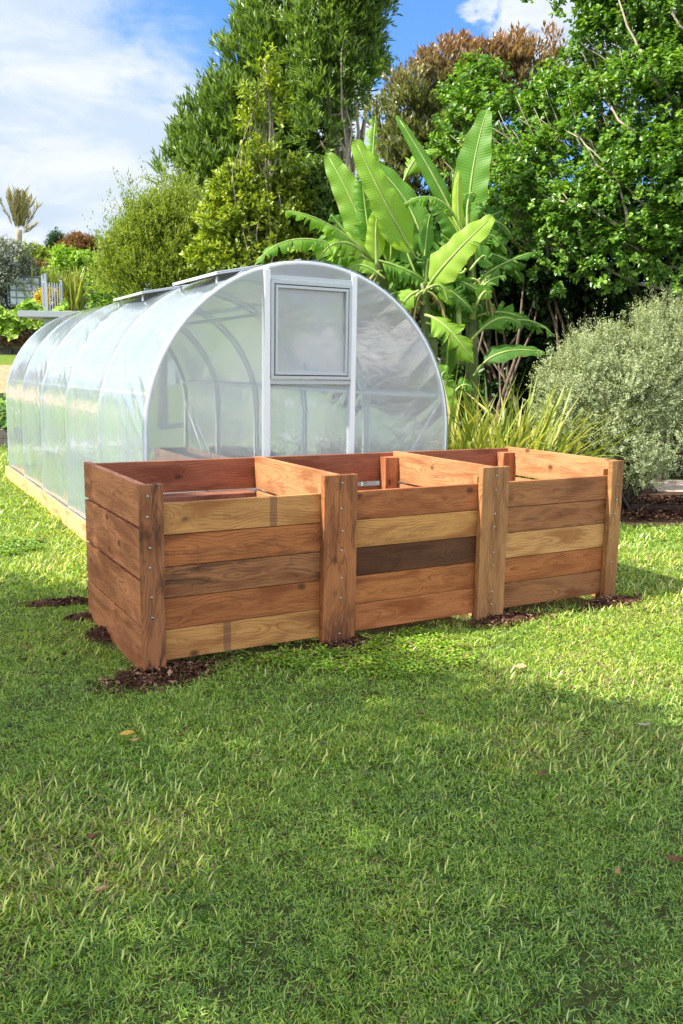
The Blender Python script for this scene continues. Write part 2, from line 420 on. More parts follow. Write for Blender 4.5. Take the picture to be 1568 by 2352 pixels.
I = np.stack([ii, ii + 1, ii + nx + 1, ii + nx], 1).ravel()
ground = mesh_np('ground', V, np.full(len(ii), 4), I, [LAWN], smooth=True); tag(ground, kind='structure')

# ---------------------------------------------------------------- compost bin
BX, BY, BYAW = -1.2265, 5.0827, 0.5181
U = np.array([math.cos(BYAW), math.sin(BYAW)]); Wv = np.array([-math.sin(BYAW), math.cos(BYAW)])
BW, BA2, BA3, BL, BH = 1.395, 1.2492, 2.5895, 4.07, 1.186
def boxw(u, w_, z=0.0): q = np.array([BX, BY]) + U * u + Wv * w_; return np.array([q[0], q[1], z])
binr = empty('compost_bin', (BX, BY, 0), BYAW)
tag(binr, 'long three bay compost bin of reddish timber planks standing on the lawn before the greenhouse', 'compost bin')
TAN = (.56, .285, .095); BRN = (.42, .155, .052); GRY = (.33, .145, .06); RED = (.44, .16, .058); DRK = (.12, .048, .022); PALE = (.62, .34, .13); POST = (.37, .14, .055)
LIT = (.50, .25, .112)
def board(name, dims, center, axis, col, stain=.0, foot=0.0, stripe=99.0, label=None, bevel=.003, rots=(0, 0, 0)):
    """dims = (length, thickness, width). axis: 'u','w','z' where the length runs"""
    L, T, Wd = dims; mb = MB()
    nseg = 1
    mb.box(-L / 2, L / 2, -T / 2, T / 2, -Wd / 2, Wd / 2)
    o = mb.build(name, WOOD, binr, bevel=bevel)
    o.location = center
    if axis == 'u': e = Euler((0, 0, 0))
    elif axis == 'w': e = Euler((0, 0, R(90)))
    elif axis == 'z': e = Euler((0, R(-90), 0))          # local x -> up
    elif axis == 'zw': e = (Matrix.Rotation(R(90), 3, 'Z') @ Matrix.Rotation(R(-90), 3, 'Y')).to_euler()
    elif axis == 'flat': e = Euler((R(90), 0, 0))
    o.rotation_euler = (e.x + rots[0], e.y + rots[1], e.z + rots[2])
    o.color = col + (1,); o['stain'] = stain; o['foot'] = foot; o['stripe'] = stripe
    if label: o['label'] = label
    return o
# front planks: (bay, colours, stains)
bays = [(.054, 1.352), (1.404, 2.692), (2.744, 4.017)]
cols = [[(TAN, .15, 'yellowish plank with a faded dark band'), (BRN, .55, None), (GRY, 1.0, 'stained grey brown plank'), (BRN, .4, None), (TAN, .1, 'yellowish plank with a faded dark band')],
        [(RED, .35, None), (TAN, .3, None), (DRK, .4, 'nearly black plank'), (BRN, .5, None), (RED, .2, None)],
        [(GRY, .4, None), (GRY, .8, 'plank with dark streaks'), (PALE, .1, 'pale yellow plank'), (BRN, .35, None), (GRY, .2, None)]]
for (u0, u1), cc in zip(bays, cols):
    for k, (c, s_, lb) in enumerate(cc):
        zt = 1.0595 - k * .2012; f = 1.0 + random.uniform(-.08, .08)
        st = 99.0
        if u0 < .1 and k == 0: st = .90 - (u0 + u1) / 2
        if u0 < .1 and k == 4: st = .57 - (u0 + u1) / 2
        board('plank', (u1 - u0, .046, .1965 + random.uniform(-.001, .001)), ((u0 + u1) / 2, .026, zt - .1), 'u', tuple(q * f for q in c), s_, 0, st, lb)
# side walls and partitions: four wide boards with gaps
rows = [(.925, 1.185), (.597, .905), (.299, .577), (-.01, .289)]
for uc, name, c in ((.025, 'side_plank', (.50, .21, .10)), (1.378, 'partition_plank', LIT), (2.718, 'partition_plank', LIT), (4.045, 'side_plank', LIT)):
    for i, (a, b) in enumerate(rows):
        f = random.uniform(.9, 1.08)
        w0, w1 = (.0015, BW) if uc in (.025, 4.045) else (.0015, BW - .052)
        board(name, (w1 - w0, .046, b - a), (uc, (w0 + w1) / 2, (a + b) / 2), 'w', tuple(q * f for q in c), .3 if uc == .025 else .03)
# back wall
for i, (a, b) in enumerate([(.925, 1.172), (.62, .882), (.32, .585), (.03, .29)]):
    board('back_plank', (BL - .108, .044, b - a), (BL / 2, BW - .024, (a + b) / 2), 'u', [(.32, .115, .06), (.30, .12, .055)][i % 2], .25)
board('ledge_plank', (1.22, .035, .20), (.67, BW - .16, .902), 'flat', (.30, .13, .085), .5)
# posts
posts = []
P1c = [(355, 280), (352, 383), (370, 543), (367, 650), (378, 800), (382, 907)]
def post(u0, u1, name='post', col=POST, stain=.5, foot=1.0, z0=-.12, screws=(), label=None):
    o = board(name, (BH - z0 , .052, u1 - u0), ((u0 + u1) / 2, -.0275, (BH + z0) / 2), 'z', col, stain, foot, bevel=.004, label=label)
    for (fu, z) in screws:
        b = MB(); b.tube([(0, 0, 0), (0, -.0035, 0), (0, -.0045, 0)], [.0075, .0075, .0045], 12)
        s = b.build('screw', SCREW, o, smooth=False)
        q = Vector((u0 + fu * (u1 - u0), -.0535, z)) - Vector(o.location)
        Rm = o.rotation_euler.to_matrix().inverted(); s.location = Rm @ q; s.rotation_euler = Rm.to_euler()
        b2 = MB(); b2.tube([(0, -.0046, 0), (0, -.0052, 0)], [.003, .003], 6); b2.v and None
        me2 = bpy.data.meshes.new('r'); 
        # recess merged into the same screw mesh
        me = s.data; bm = bmesh.new(); bm.from_mesh(me); n0 = len(bm.faces)
        vs = [bm.verts.new(v) for v in b2.v]
        for f in b2.f:
            fc = bm.faces.new([vs[i] for i in f]); fc.material_index = 1
        bm.to_mesh(me); bm.free(); me.materials.append(BLACK)
    return o
post(0, .141, col=(.34, .14, .06), stain=.9, foot=1.0, screws=[(.30, 1.115), (.27, .99), (.36, .80), (.34, .675), (.38, .49), (.40, .36)], label='corner post blackened towards its foot')
post(BA2, BA2 + .258, col=(.40, .155, .06), stain=.8, foot=.8, screws=[(.52, 1.13), (.50, .955), (.55, .80), (.53, .665), (.54, .47), (.52, .33), (.5, .075)], label='broad post mottled with dark stains')
post(BA3, BA3 + .258, col=(.40, .20, .085), stain=.35, foot=.3, screws=[(.50, 1.12), (.50, 1.01), (.50, .83), (.50, .73), (.50, .53), (.52, .43), (.52, .22), (.52, .12)], label='broad greyish tan post')
post(BL - .128, BL, col=(.42, .22, .09), stain=.6, foot=.2, screws=[(.55, .99), (.5, .86), (.46, .74), (.5, .33)])
# battens behind front planks and stub posts at the back
for u1, nm in ((1.352, 'batten'), (2.692, 'batten'), (4.019, 'batten')):
    board(nm, (1.10, .045, .07), (u1 - .036, .075, .56), 'z', LIT, .05)
for u1 in (2.692, 4.019):
    board('back_post', (1.22, .10, .13), (u1 - .067, BW - .10, .53), 'z', (.50, .20, .09), .2, label='short inner post')
board('back_post', (1.0, .10, .13), (1.352 - .067, BW - .10, .33), 'z', (.45, .2, .09), .2)
# screws heads on the left wall
for z in (1.09, 1.0, .82, .70, .49, .38, .20, .08):
    b = MB(); b.tube([(-.0005, BW - .03, z), (-.002, BW - .03, z)], [.006, .006], 8); b.build('screw', BLACK, binr)

# ---------------------------------------------------------------- greenhouse
GXo, GYo, GYAW, SP = -1.672, 7.2866, 0.5031, 1.6639
GC, GR, GZC, GLEN = 1.553, 1.585, 1.283, 5 * 1.6639
gu = np.array([math.cos(GYAW), math.sin(GYAW)]); gw = np.array([-math.sin(GYAW), math.cos(GYAW)])
def ghw(u, w_, z=0): q = np.array([GXo, GYo]) + gu * u + gw * w_; return np.array([q[0], q[1], z])
gh = empty('polytunnel_greenhouse', (GXo, GYo, 0), GYAW)
tag(gh, 'arched tunnel greenhouse of milky plastic film with a square window in its end', 'greenhouse')
def prof(rad, n=40, z0=0.19):
    p = [(GC - rad, z0), (GC - rad, .65)]
    for i in range(n + 1):
        a = math.pi - math.pi * i / n; p.append((GC + rad * math.cos(a), GZC + rad * math.sin(a)))
    return p + [(GC + rad, .65), (GC + rad, z0)]
for i in range(6):
    b = MB(); wq = i * SP + (.02 if i == 0 else 0)
    b.tube([(u, wq, z) for u, z in prof(GR - .022 - (0 if i in (0, 5) else .004), 36, 0.0)], .022 if i in (0, 5) else .019, 8)
    b.build('hoop', PIPE, gh, smooth=True)
# side film: sags between hoops, pulled tight over them
pr = np.array(prof(GR + .004, 190, .17)); pr = np.concatenate([np.array([pr[0] * (1 - q) + pr[1] * q for q in np.linspace(0, 1, 12)[:-1]]), np.array([pr[1] * (1 - q) + pr[2] * q for q in np.linspace(0, 1, 10)[:-1]]), pr[2:]])
arc = np.concatenate([[0], np.cumsum(np.linalg.norm(np.diff(pr, axis=0), axis=1))])
SW = Sines(21, 3.0); SW2 = Sines(22, 9); SW3 = Sines(23, 1.6)
ws = np.unique(np.concatenate([np.linspace(0, 1.664, 90), np.linspace(1.664, GLEN, 190)])); nw = len(ws) - 1
Wg, Kg = np.meshgrid(ws, np.arange(len(pr)), indexing='ij'); Uq = pr[Kg, 0]; Zq = pr[Kg, 1]; Aq = arc[Kg]
nxv = Uq - GC; nzv = np.maximum(0, Zq - GZC); l = np.hypot(nxv, nzv); nxv = nxv / l; nzv = nzv / l
ph = (Wg / SP) % 1.0; sag = np.maximum(0, np.sin(np.pi * ph)) ** .5; bay = np.floor(Wg / SP)
q3 = np.stack([Uq, Wg * .9, Zq], -1); n3_ = SW3(q3)
wr = (SW(q3) * .006 + SW2(q3 * np.array([1, .6, 1])) * .0022) * sag
fan = Aq * 30 - ph * SP * (9 + 7 * np.sin(Aq * 1.3)) + 1.6 * n3_
ridge = 1 - np.abs(np.sin(fan / 2)) ** .6
nearh = np.exp(-((ph * SP) / .60) ** 2) * np.minimum(1, ph * SP / .06)
up_ = np.clip((Zq - 1.0) / .5, .12, 1) * np.where(bay == 0, 1.0, np.clip(.25 + .5 * np.sin(bay * 2.4 + Aq), 0, .7))
wr = wr + nearh * up_ * ridge * .016
s_ = -.017 * sag + wr
V = np.stack([Uq + nxv * s_, Wg, Zq + nzv * s_], -1).reshape(-1, 3)
m_ = len(pr); I = []
for j in range(nw):
    for k in range(m_ - 1):
        I += [j * m_ + k, j * m_ + k + 1, (j + 1) * m_ + k + 1, (j + 1) * m_ + k]
mesh_np('film_cover', V, np.full(nw * (m_ - 1), 4), I, [FILM_SIDE], smooth=True, parent=gh)
# end films
def disk(name, w_, parent, material, u0=None, u1=None, z0=.2, z1=9, n=64):
    rad = GR - .03
    us_ = np.linspace(u0, u1, n); top = GZC + np.sqrt(np.maximum(0, rad ** 2 - (us_ - GC) ** 2)); top = np.minimum(top, z1)
    V = [(u, w_, z0) for u in us_] + [(u, w_, tt) for u, tt in zip(us_, top)]
    I = []
    for i in range(n - 1): I += [i, i + 1, n + i + 1, n + i]
    return mesh_np(name, V, np.full(n - 1, 4), I, [material], parent=parent, smooth=True)
disk('end_film', .0, gh, FILM_END, GC - GR + .031, 1.085)
disk('end_film', .0, gh, FILM_END, 2.015, GC + GR - .031)
disk('end_film', .002, gh, FILM_END, 1.13, 1.97, .2, 1.79)
disk('end_film', .002, gh, FILM_END, 1.13, 1.97, 2.69)
disk('end_film', GLEN, gh, FILM_END, GC - GR + .031, GC + GR - .031, .2)
door = MB()
def arcz(u): return GZC + math.sqrt((GR - .03) ** 2 - (u - GC) ** 2)
for (a, b_) in ((1.078, 1.134), (1.966, 2.020)):
    f = MB(); f.box(a, b_, -.035, .03, 0, arcz(a if a < GC else b_) - .005); f.build('end_post', PIPE, gh, bevel=.004)
for zb in (2.675, 1.755): f = MB(); f.box(1.136, 1.964, -.028, .02, zb, zb + .04); f.build('cross_bar', ALU, gh, bevel=.003)
win = MB()
def frame(mb, u0, u1, z0, z1, t_, w0, w1):
    mb.box(u0, u1, w0, w1, z1 - t_, z1); mb.box(u0, u1, w0, w1, z0, z0 + t_)
    mb.box(u0, u0 + t_, w0, w1, z0 + t_, z1 - t_); mb.box(u1 - t_, u1, w0, w1, z0 + t_, z1 - t_)
frame(win, 1.138, 1.962, 1.80, 2.672, .030, -.045, .015)
wf = win.build('window', ALU, gh, bevel=.003)
g2 = MB(); frame(g2, 1.1685, 1.9315, 1.8305, 2.6415, .009, -.035, .005); g2.build('gap_line', ALU_DARK, wf)  # dark strip stands in for the shaded gap between frame and sash
g3 = MB(); frame(g3, 1.178, 1.922, 1.840, 2.632, .026, -.05, .008); g3.build('sash', ALU, wf, bevel=.003)
g4 = MB(); g4.box(1.204, 1.896, -.016, -.012, 1.866, 2.606); g4.build('pane', FILM_WIN, wf)
g5 = MB(); g5.bar((1.522, .01, 1.84), (1.505, .03, 1.955), .014, .02); g5.build('latch', ALU_DARK, wf)
# purlins and braces
b = MB(); b.tube([(GC - GR + .046 + .05, .02, 1.6467), (GC - GR + .096, GLEN, 1.6467)], .024, 8); b.build('purlin', PIPE, gh, smooth=True)
b = MB(); b.tube([(GC + GR - .096, .02, 1.6467), (GC + GR - .096, GLEN, 1.6467)], .024, 8); b.build('purlin', PIPE, gh, smooth=True)
b = MB(); b.tube([(2.33, .02, 2.575), (2.33, GLEN, 2.575)], .024, 8); b.build('purlin', PIPE, gh, smooth=True)
for p0, p1 in (((3.05, .03, 1.60), (2.62, .03, .95)), ((3.09, .05, .95), (3.09, .9, .2)), ((.04, GLEN - .02, 1.35), (.04, GLEN - 1.2, .3)), ((3.08, GLEN - .02, 1.35), (3.08, GLEN - 1.3, .2)), ((.04, .05, 1.2), (.04, 1.2, .22))):
    b = MB(); b.tube([p0, p1], .012, 8); b.build('brace', PIPE, gh, smooth=True)
for u in (1.10, 1.99):
    b = MB(); b.box(u - .025, u + .025, GLEN - .05, GLEN - .01, 0, arcz(u)); b.build('end_post', PIPE, gh)
b = MB(); b.box(1.127, 1.963, GLEN - .045, GLEN - .015, 1.95, 2.0); b.build('cross_bar', PIPE, gh)
# timber base boards
def gboard(x0, x1, y0, y1, z0, z1, col, axis='w'):
    mb = MB(); L = (y1 - y0) if axis == 'w' else (x1 - x0); T = (x1 - x0) if axis == 'w' else (y1 - y0)
    mb.box(-L / 2, L / 2, -T / 2, T / 2, -(z1 - z0) / 2, (z1 - z0) / 2)
    o = mb.build('base_board', WOOD, gh, bevel=.003); o.location = ((x0 + x1) / 2, (y0 + y1) / 2, (z0 + z1) / 2)
    if axis == 'w': o.rotation_euler = (0, 0, R(90))
    o.color = col + (1,); o['stain'] = 0.0; o['foot'] = 0.0; o['stripe'] = 99.0; return o
YW = (.68, .46, .22)
xl = GC - GR
gboard(xl - .058, xl - .006, -.02, 3.2, -.05, .20, YW); gboard(xl - .058, xl - .006, 3.203, 8.35, -.05, .20, YW)
gboard(GC + GR + .006, GC + GR + .058, -.02, 8.35, -.05, .20, YW)
gboard(xl, GC + GR, -.03, .02, -.05, .20, (.5, .3, .14), 'u'); gboard(xl, GC + GR, 8.31, 8.35, -.05, .20, (.5, .3, .14), 'u')
# lower skirt of the film with clips
sk = MB(); sk.box(xl - .064, xl - .061, -.01, GLEN, .14, .215); 
# roof vents: hinged grey flaps propped open
for (w0, w1) in ((.14, 1.41), (2.52, 3.81)):
    rv = MB(); A = Vector((.52, w0, 2.80)); 
    M = Matrix.Translation((1.52, 0, 2.885)) @ Matrix.Rotation(R(-11.5), 4, 'Y')
    rv.box(-.84, 0, w0, w1, 0, .012, M); o = rv.build('roof_vent', GREYROOF, gh, bevel=.004)
    lp = MB(); lp.box(-.84, -.0, w0, w0 + .02, -.014, -.002, M); lp.box(-.84, -.82, w0 + .021, w1, -.014, -.002, M)
    for ww in (w0 + .12, w1 - .12):
        p = M @ Vector((-.80, ww, -.03)); zz = GZC + math.sqrt(max(.01, GR ** 2 - (p.x - GC) ** 2)); lp.tube([p, (p.x, p.y, zz - .01)], .012, 6)
    lp.build('vent_frame', GREYROOF, o)
# ground inside the greenhouse and beds
M_GRAV = simple('greenhouse_gravel', (.42, .38, .34), .9, .1, 0, 30, .25, .5, 60)
b = MB(); b.box(xl + .02, GC + GR - .02, .05, 8.3, .02, .06); fl = b.build('greenhouse_floor', M_GRAV); fl.location = (GXo, GYo, 0); fl.rotation_euler = (0, 0, GYAW); tag(fl, kind='structure')
def bed(name, M0, L, Wd, H, label, group=None, soil=True):
    r_ = empty(name, M0[:3], M0[3]); tag(r_, label, 'raised bed', group)
    for (x0, x1, y0, y1) in ((0, L, 0, .04), (0, L, Wd - .04, Wd), (0, .04, .041, Wd - .041), (L - .04, L, .041, Wd - .041)):
        for k in range(2):
            mb = MB(); lx, ly = x1 - x0, y1 - y0
            h = H / 2 - .008
            if lx > ly: mb.box(-lx / 2, lx / 2, -ly / 2, ly / 2, -h / 2, h / 2)
            else: mb.box(-ly / 2, ly / 2, -lx / 2, lx / 2, -h / 2, h / 2)
            o = mb.build('side_board', WOOD, r_, bevel=.003); o.location = ((x0 + x1) / 2, (y0 + y1) / 2, H * (k + .5) / 2 + .03)
            if ly > lx: o.rotation_euler = (0, 0, R(90))
            o.color = (.42, .27, .17, 1); o['stain'] = .5; o['foot'] = 0.0; o['stripe'] = 99.0
    mb = MB(); mb.box(.041, L - .041, .041, Wd - .041, .03, H - .06); mb.build('soil', SOIL, r_)
    return r_
SOIL = simple('soil', (.060, .036, .022), .95, .1, 0, 25, .4, .9, 50)
q = ghw(.85, 3.0); bed('raised_bed', (q[0], q[1], .06, GYAW + R(90)), 4.6, .62, .42, 'timber raised bed along the left wall inside the greenhouse')
q = ghw(2.95, 2.6); 
q2 = ghw(2.3, 7.6); bed('raised_bed', (q2[0], q2[1], .06, GYAW - R(90)), 4.6, .62, .42, 'timber raised bed along the right wall inside the greenhouse')

# ================================================================ vegetation
BARK = simple('bark', (.20, .15, .11), .9, .2, 0, 14, .45, .6, 60)
BARKP = simple('pale_bark', (.34, .29, .22), .85, .2, 0, 18, .35, .5, 60)
BARKD = simple('dark_bark', (.10, .075, .055), .9, .2, 0, 14, .4, .6, 60)
L_GLOSS = leaf_mat('glossy_leaf', (.028, .066, .012), (.12, .265, .034), (.33, .50, .08), .34, .32, .5)
L_PODO = leaf_mat('narrow_leaf', (.045, .085, .022), (.14, .24, .050), (.30, .42, .085), .30, .38, .5)
L_YG = leaf_mat('yellow_green_leaf', (.07, .12, .015), (.22, .31, .03), (.48, .53, .05), .35, .40, .45)
L_OLIVE = leaf_mat('olive_leaf', (.09, .13, .025), (.24, .33, .05), (.44, .50, .11), .30, .5, .3)
L_BRONZE = leaf_mat('bronze_leaf', (.06, .09, .03), (.19, .21, .08), (.34, .35, .16), .28, .36, .6, tipcol=(.37, .20, .145))
L_GREY = leaf_mat('grey_leaf', (.20, .25, .13), (.36, .42, .235), (.52, .56, .37), .24, .6, .2)
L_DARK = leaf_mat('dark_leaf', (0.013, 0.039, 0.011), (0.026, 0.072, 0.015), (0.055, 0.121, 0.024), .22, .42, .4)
L_SILV = leaf_mat('silver_leaf', (0.070, 0.091, 0.063), (0.168, 0.203, 0.147), (0.392, 0.434, 0.364), .2, .5, .35)
L_LIME = leaf_mat('lime_leaf', (0.098, 0.196, 0.021), (0.210, 0.378, 0.035), (0.392, 0.560, 0.056), .38, .42, .4)
L_YEL = leaf_mat('yellow_leaf', (0.350, 0.280, 0.020), (0.550, 0.420, 0.030), (0.600, 0.500, 0.080), .35, .5, .3)
L_FLAX = leaf_mat('strap_leaf', (.11, .17, .03), (.29, .35, .055), (.58, .51, .17), .30, .35, .5)
L_RUST = leaf_mat('rust_leaf', (0.140, 0.070, 0.030), (0.220, 0.120, 0.060), (0.300, 0.180, 0.100), .25, .6, .2)

def curvy(p0, p1, n=7, amp=.12, seed=0, sagz=0.0):
    r = np.random.RandomState(seed); p0 = np.array(p0, float); p1 = np.array(p1, float); L = np.linalg.norm(p1 - p0)
    off = r.normal(size=(3, 3)) * amp * L; out = []
    for i in range(n):
        t_ = i / (n - 1); q = p0 * (1 - t_) + p1 * t_
        for k in range(3): q = q + off[k] * math.sin(math.pi * t_ * (k + 1)) / (k + 1.5) * (t_ > 0)
        q[2] += sagz * math.sin(math.pi * t_); out.append(q)
    return out
def tube_part(name, specs, material, parent, n=7):
    """specs: list of (points, r0, r1); one mesh of joined limbs"""
    b = MB()
    for pts, r0, r1 in specs:
        m = len(pts); b.tube(pts, [r0 + (r1 - r0) * (i / (m - 1)) ** .8 for i in range(m)], n)
    return b.build(name, material, parent, smooth=True)
def px_blob(dx, dy, Yd, rpx, rzpx=None, depth=None):
    c = at(dx, dy, Yd); k = Yd / FPX; rx = rpx * k; rz = (rzpx or rpx) * k
    return (c, (rx, depth if depth else (rx + rz) / 2, rz))
def tree(name, label, cat, base, blobs, fol, trunk_r, trunk_top, bark, limbs=True, group=None, seed=1, extra_limbs=(), ):
    o = empty(name, base); tag(o, label, cat, group); b0 = np.array(base, float)
    for k, f in enumerate(fol):
        P, Dn = crown_points(blobs, f['ncl'], f['clr'], f['nsp'], seed + k, f.get('back', .35), up=f.get('up', .35))
        ex = None
        if 'tipz' in f:
            zt = f['tipz']; nz = Sines(seed, 1.5)
            ex = np.clip((P[:, 2] - zt[0]) / (zt[1] - zt[0]) + nz(P) * .3, 0, 1) * .85
        foliage(f.get('name', 'crown'), P - b0, Dn, f['nl'], f['slen'], f['L'], f['W'], f['mat'], o, f.get('shape', 'diamond'), f.get('spread', .9), f.get('lup', .2), f.get('fold', .12), f.get('curl', .1), seed + k, ex)
    specs = []
    tp = curvy(b0 * 0, np.array(trunk_top) - b0, 8, .03, seed); specs.append((tp, trunk_r, trunk_r * .25))
    if limbs:
        r = np.random.RandomState(seed)
        for c, rad in blobs:
            for q in range(3):
                j = r.randint(2, 7); s0 = tp[j]; e = np.array(c) - b0 + rdir(1, r)[0] * np.array(rad) * .75
                specs.append((curvy(s0, e, 6, .08, r.randint(9999)), trunk_r * .32, trunk_r * .06))
    for e in extra_limbs: specs.append(e)
    tube_part('trunk', specs, bark, o)
    return o

# --- tall narrow-leaved trees behind the greenhouse
Y1 = 24.0
bl = [px_blob(645, 40, Y1, 75, 95), px_blob(620, 150, Y1, 95, 90), px_blob(700, 170, Y1, 85, 95), px_blob(580, 260, Y1, 95, 95), px_blob(690, 290, Y1, 90, 90),
      px_blob(520, 370, Y1, 75, 75), px_blob(600, 390, Y1, 85, 80), px_blob(480, 440, Y1, 55, 60), px_blob(700, 390, Y1, 70, 60), px_blob(455, 330, Y1 + .5, 26, 60), px_blob(412, 398, Y1, 18, 34)]
b1_ = at(610, 700, Y1); b1_[2] = gz(b1_[0], b1_[1])
tree('tall_evergreen_tree', 'tall broad cone shaped evergreen with narrow upright leaves behind the greenhouse', 'tree', b1_, bl,
     [dict(ncl=430, clr=.60, nsp=19, nl=11, slen=.34, L=.23, W=.052, mat=L_PODO, spread=.55, lup=.5, up=.6)], .28, at(640, 60, Y1), BARKD, seed=11, group='tall evergreens behind the greenhouse')
Y2 = 22.5
bl = [px_blob(800, -40, Y2, 90, 90), px_blob(770, 60, Y2, 80, 75), px_blob(830, 40, Y2, 48, 80), px_blob(800, 150, Y2, 62, 85), px_blob(835, 175, Y2, 28, 70), px_blob(755, 215, Y2, 65, 65), px_blob(735, 300, Y2, 45, 55), px_blob(740, 120, Y2, 60, 80), px_blob(850, -20, Y2, 50, 60)]
b2_ = at(792, 700, Y2); b2_[2] = gz(b2_[0], b2_[1])
tree('tall_evergreen_tree', 'dark high evergreen with bare grey lower trunk, right of the broad cone shaped one', 'tree', b2_, bl,
     [dict(ncl=300, clr=.50, nsp=13, nl=10, slen=.30, L=.20, W=.048, mat=L_PODO, spread=.6, lup=.4, up=.5, back=.5)], .17, at(795, -20, Y2), BARKP, seed=23, group='tall evergreens behind the greenhouse')
# --- yellow-green tree with a thin sapling leader
Y3 = 18.5
bl = [px_blob(590, 440, Y3, 88, 62), px_blob(540, 510, Y3, 70, 70), px_blob(620, 520, Y3, 95, 85), px_blob(560, 590, Y3, 95, 60), px_blob(660, 590, Y3, 70, 60), px_blob(500, 600, Y3, 45, 50), px_blob(645, 430, Y3, 45, 40)]
b3_ = at(600, 760, Y3); b3_[2] = gz(b3_[0], b3_[1])
tree('bushy_tree', 'round yellow green small leaved tree rising just over the greenhouse roof', 'tree', b3_, bl,
     [dict(ncl=420, clr=.26, nsp=10, nl=9, slen=.20, L=.105, W=.052, mat=L_YG, shape='leaf6', spread=.8, lup=.4)], .14, at(600, 470, Y3), BARKP, seed=31)
Y4 = 18.0
bl = [px_blob(608, 190, Y4, 22, 34), px_blob(590, 235, Y4, 30, 28), px_blob(632, 240, Y4, 24, 30), px_blob(585, 285, Y4, 28, 20), px_blob(630, 290, Y4, 30, 18), px_blob(612, 150, Y4, 12, 14), px_blob(580, 360, Y4, 34, 20), px_blob(640, 370, Y4, 26, 20)]
b4_ = at(610, 760, Y4); b4_[2] = gz(b4_[0], b4_[1])
tree('slender_sapling', 'slender pale stemmed sapling with sparse yellow leaves before the tall evergreen', 'tree', b4_, bl,
     [dict(ncl=55, clr=.20, nsp=6, nl=8, slen=.20, L=.115, W=.055, mat=L_YG, shape='leaf6', spread=.9, lup=.3)], .075, at(607, 135, Y4), BARKP, seed=37)
Y5 = 18.9
bl = [px_blob(735, 430, Y5, 45, 50), px_blob(700, 470, Y5, 40, 45), px_blob(760, 500, Y5, 60, 60), px_blob(715, 560, Y5, 60, 55)]
b5_ = at(730, 760, Y5); b5_[2] = gz(b5_[0], b5_[1])
tree('bushy_tree', 'mid green bush between the yellow green tree and the banana leaves', 'tree', b5_, bl,
     [dict(ncl=200, clr=.28, nsp=10, nl=9, slen=.2, L=.12, W=.052, mat=L_PODO, shape='leaf6', spread=.8, lup=.4)], .10, at(730, 450, Y5), BARKD, seed=41)
# --- feathery olive tree on the left
Y6 = 21.0
bl = [px_blob(415, 560, Y6, 66, 80), px_blob(345, 592, Y6, 66, 62), px_blob(440, 620, Y6, 60, 80), px_blob(360, 650, Y6, 88, 55), px_blob(290, 640, Y6, 52, 42), px_blob(335, 530, Y6, 34, 38), px_blob(400, 520, Y6, 42, 40), px_blob(262, 615, Y6, 28, 26), px_blob(440, 670, Y6, 70, 50)]
b6_ = at(370, 760, Y6); b6_[2] = gz(b6_[0], b6_[1])
tree('feathery_tree', 'feathery olive green tree with wispy twigs left of the tall evergreen', 'tree', b6_, bl,
     [dict(ncl=420, clr=.46, nsp=22, nl=18, slen=.42, L=.085, W=.028, mat=L_OLIVE, spread=.6, lup=.3, up=.7), dict(ncl=160, clr=.75, nsp=7, nl=20, slen=.8, L=.07, W=.022, mat=L_OLIVE, spread=.35, lup=.4, up=1.0, name='twig_tips')], .14, at(390, 480, Y6), BARKD, seed=47)
# wispy twigs on the edge are part of the same crown silhouette
# --- bronze tipped tree right of the evergreens
Y7 = 17.5
bl = [px_blob(1050, 184, Y7, 75, 65), px_blob(970, 234, Y7, 80, 70), px_blob(1120, 194, Y7, 90, 70), px_blob(920, 290, Y7, 60, 60), px_blob(1010, 300, Y7, 95, 80), px_blob(940, 370, Y7, 80, 70), px_blob(1200, 174, Y7, 80, 70), px_blob(1000, 420, Y7, 90, 60)]
b7_ = at(1030, 760, Y7); b7_[2] = gz(b7_[0], b7_[1])
zt = at(1050, 330, Y7)[2]; zt2 = at(1050, 120, Y7)[2]
tree('bronze_leaved_tree', 'domed tree with bronze red shoots behind the banana plants', 'tree', b7_, bl,
     [dict(ncl=470, clr=.26, nsp=10, nl=9, slen=.22, L=.13, W=.040, mat=L_BRONZE, spread=.6, lup=.5, up=.6, tipz=(zt, zt2))], .15, at(1040, 200, Y7), BARKD, seed=53)
# --- big glossy-leaved tree on the right
Y8 = 10.6
K = [(1180, 330, 115, 100, 12.2), (1090, 300, 70, 70, 12.5), (1315, 260, 115, 95, 11.5), (1415, 120, 105, 100, 11), (1500, 40, 130, 120, 10.5), (1290, 400, 120, 100, 10.8), (1420, 300, 130, 120, 10.4), (1540, 220, 120, 120, 9.9),
     (1190, 470, 95, 75, 10.9), (1330, 500, 120, 80, 10.3), (1460, 470, 130, 100, 9.9), (1580, 400, 110, 110, 9.5), (1270, 590, 70, 45, 10.4), (1420, 590, 110, 50, 9.9), (1550, 580, 90, 60, 9.5), (1130, 420, 50, 60, 11.4), (1040, 380, 50, 60, 12.8), (1100, 210, 45, 60, 12.9), (1660, 150, 150, 150, 10), (1660, 480, 130, 120, 9.8), (1420, -80, 170, 110, 11), (1235, 50, 22, 20, 10.6)]
BK = 3.0
bl = [px_blob(a, b, e + BK, c * .98, d_ * .98) for a, b, c, d_, e in K]
b8_ = np.array([7.4, 14.4, 0.0])
lim = []
def L_(pts, r0, r1, s_): 
    q = [at(p[0], p[1], p[2] + BK + .15) - b8_ for p in pts]; out = []
    for i in range(len(q) - 1): out += curvy(q[i], q[i + 1], 5, .05, s_ + i)[:-1]
    out.append(q[-1]); lim.append((out, r0, r1))
L_([(1700, 860, 11.6), (1560, 660, 10.0), (1440, 640, 9.8), (1330, 590, 10.0), (1240, 540, 10.4)], .036, .008, 1)
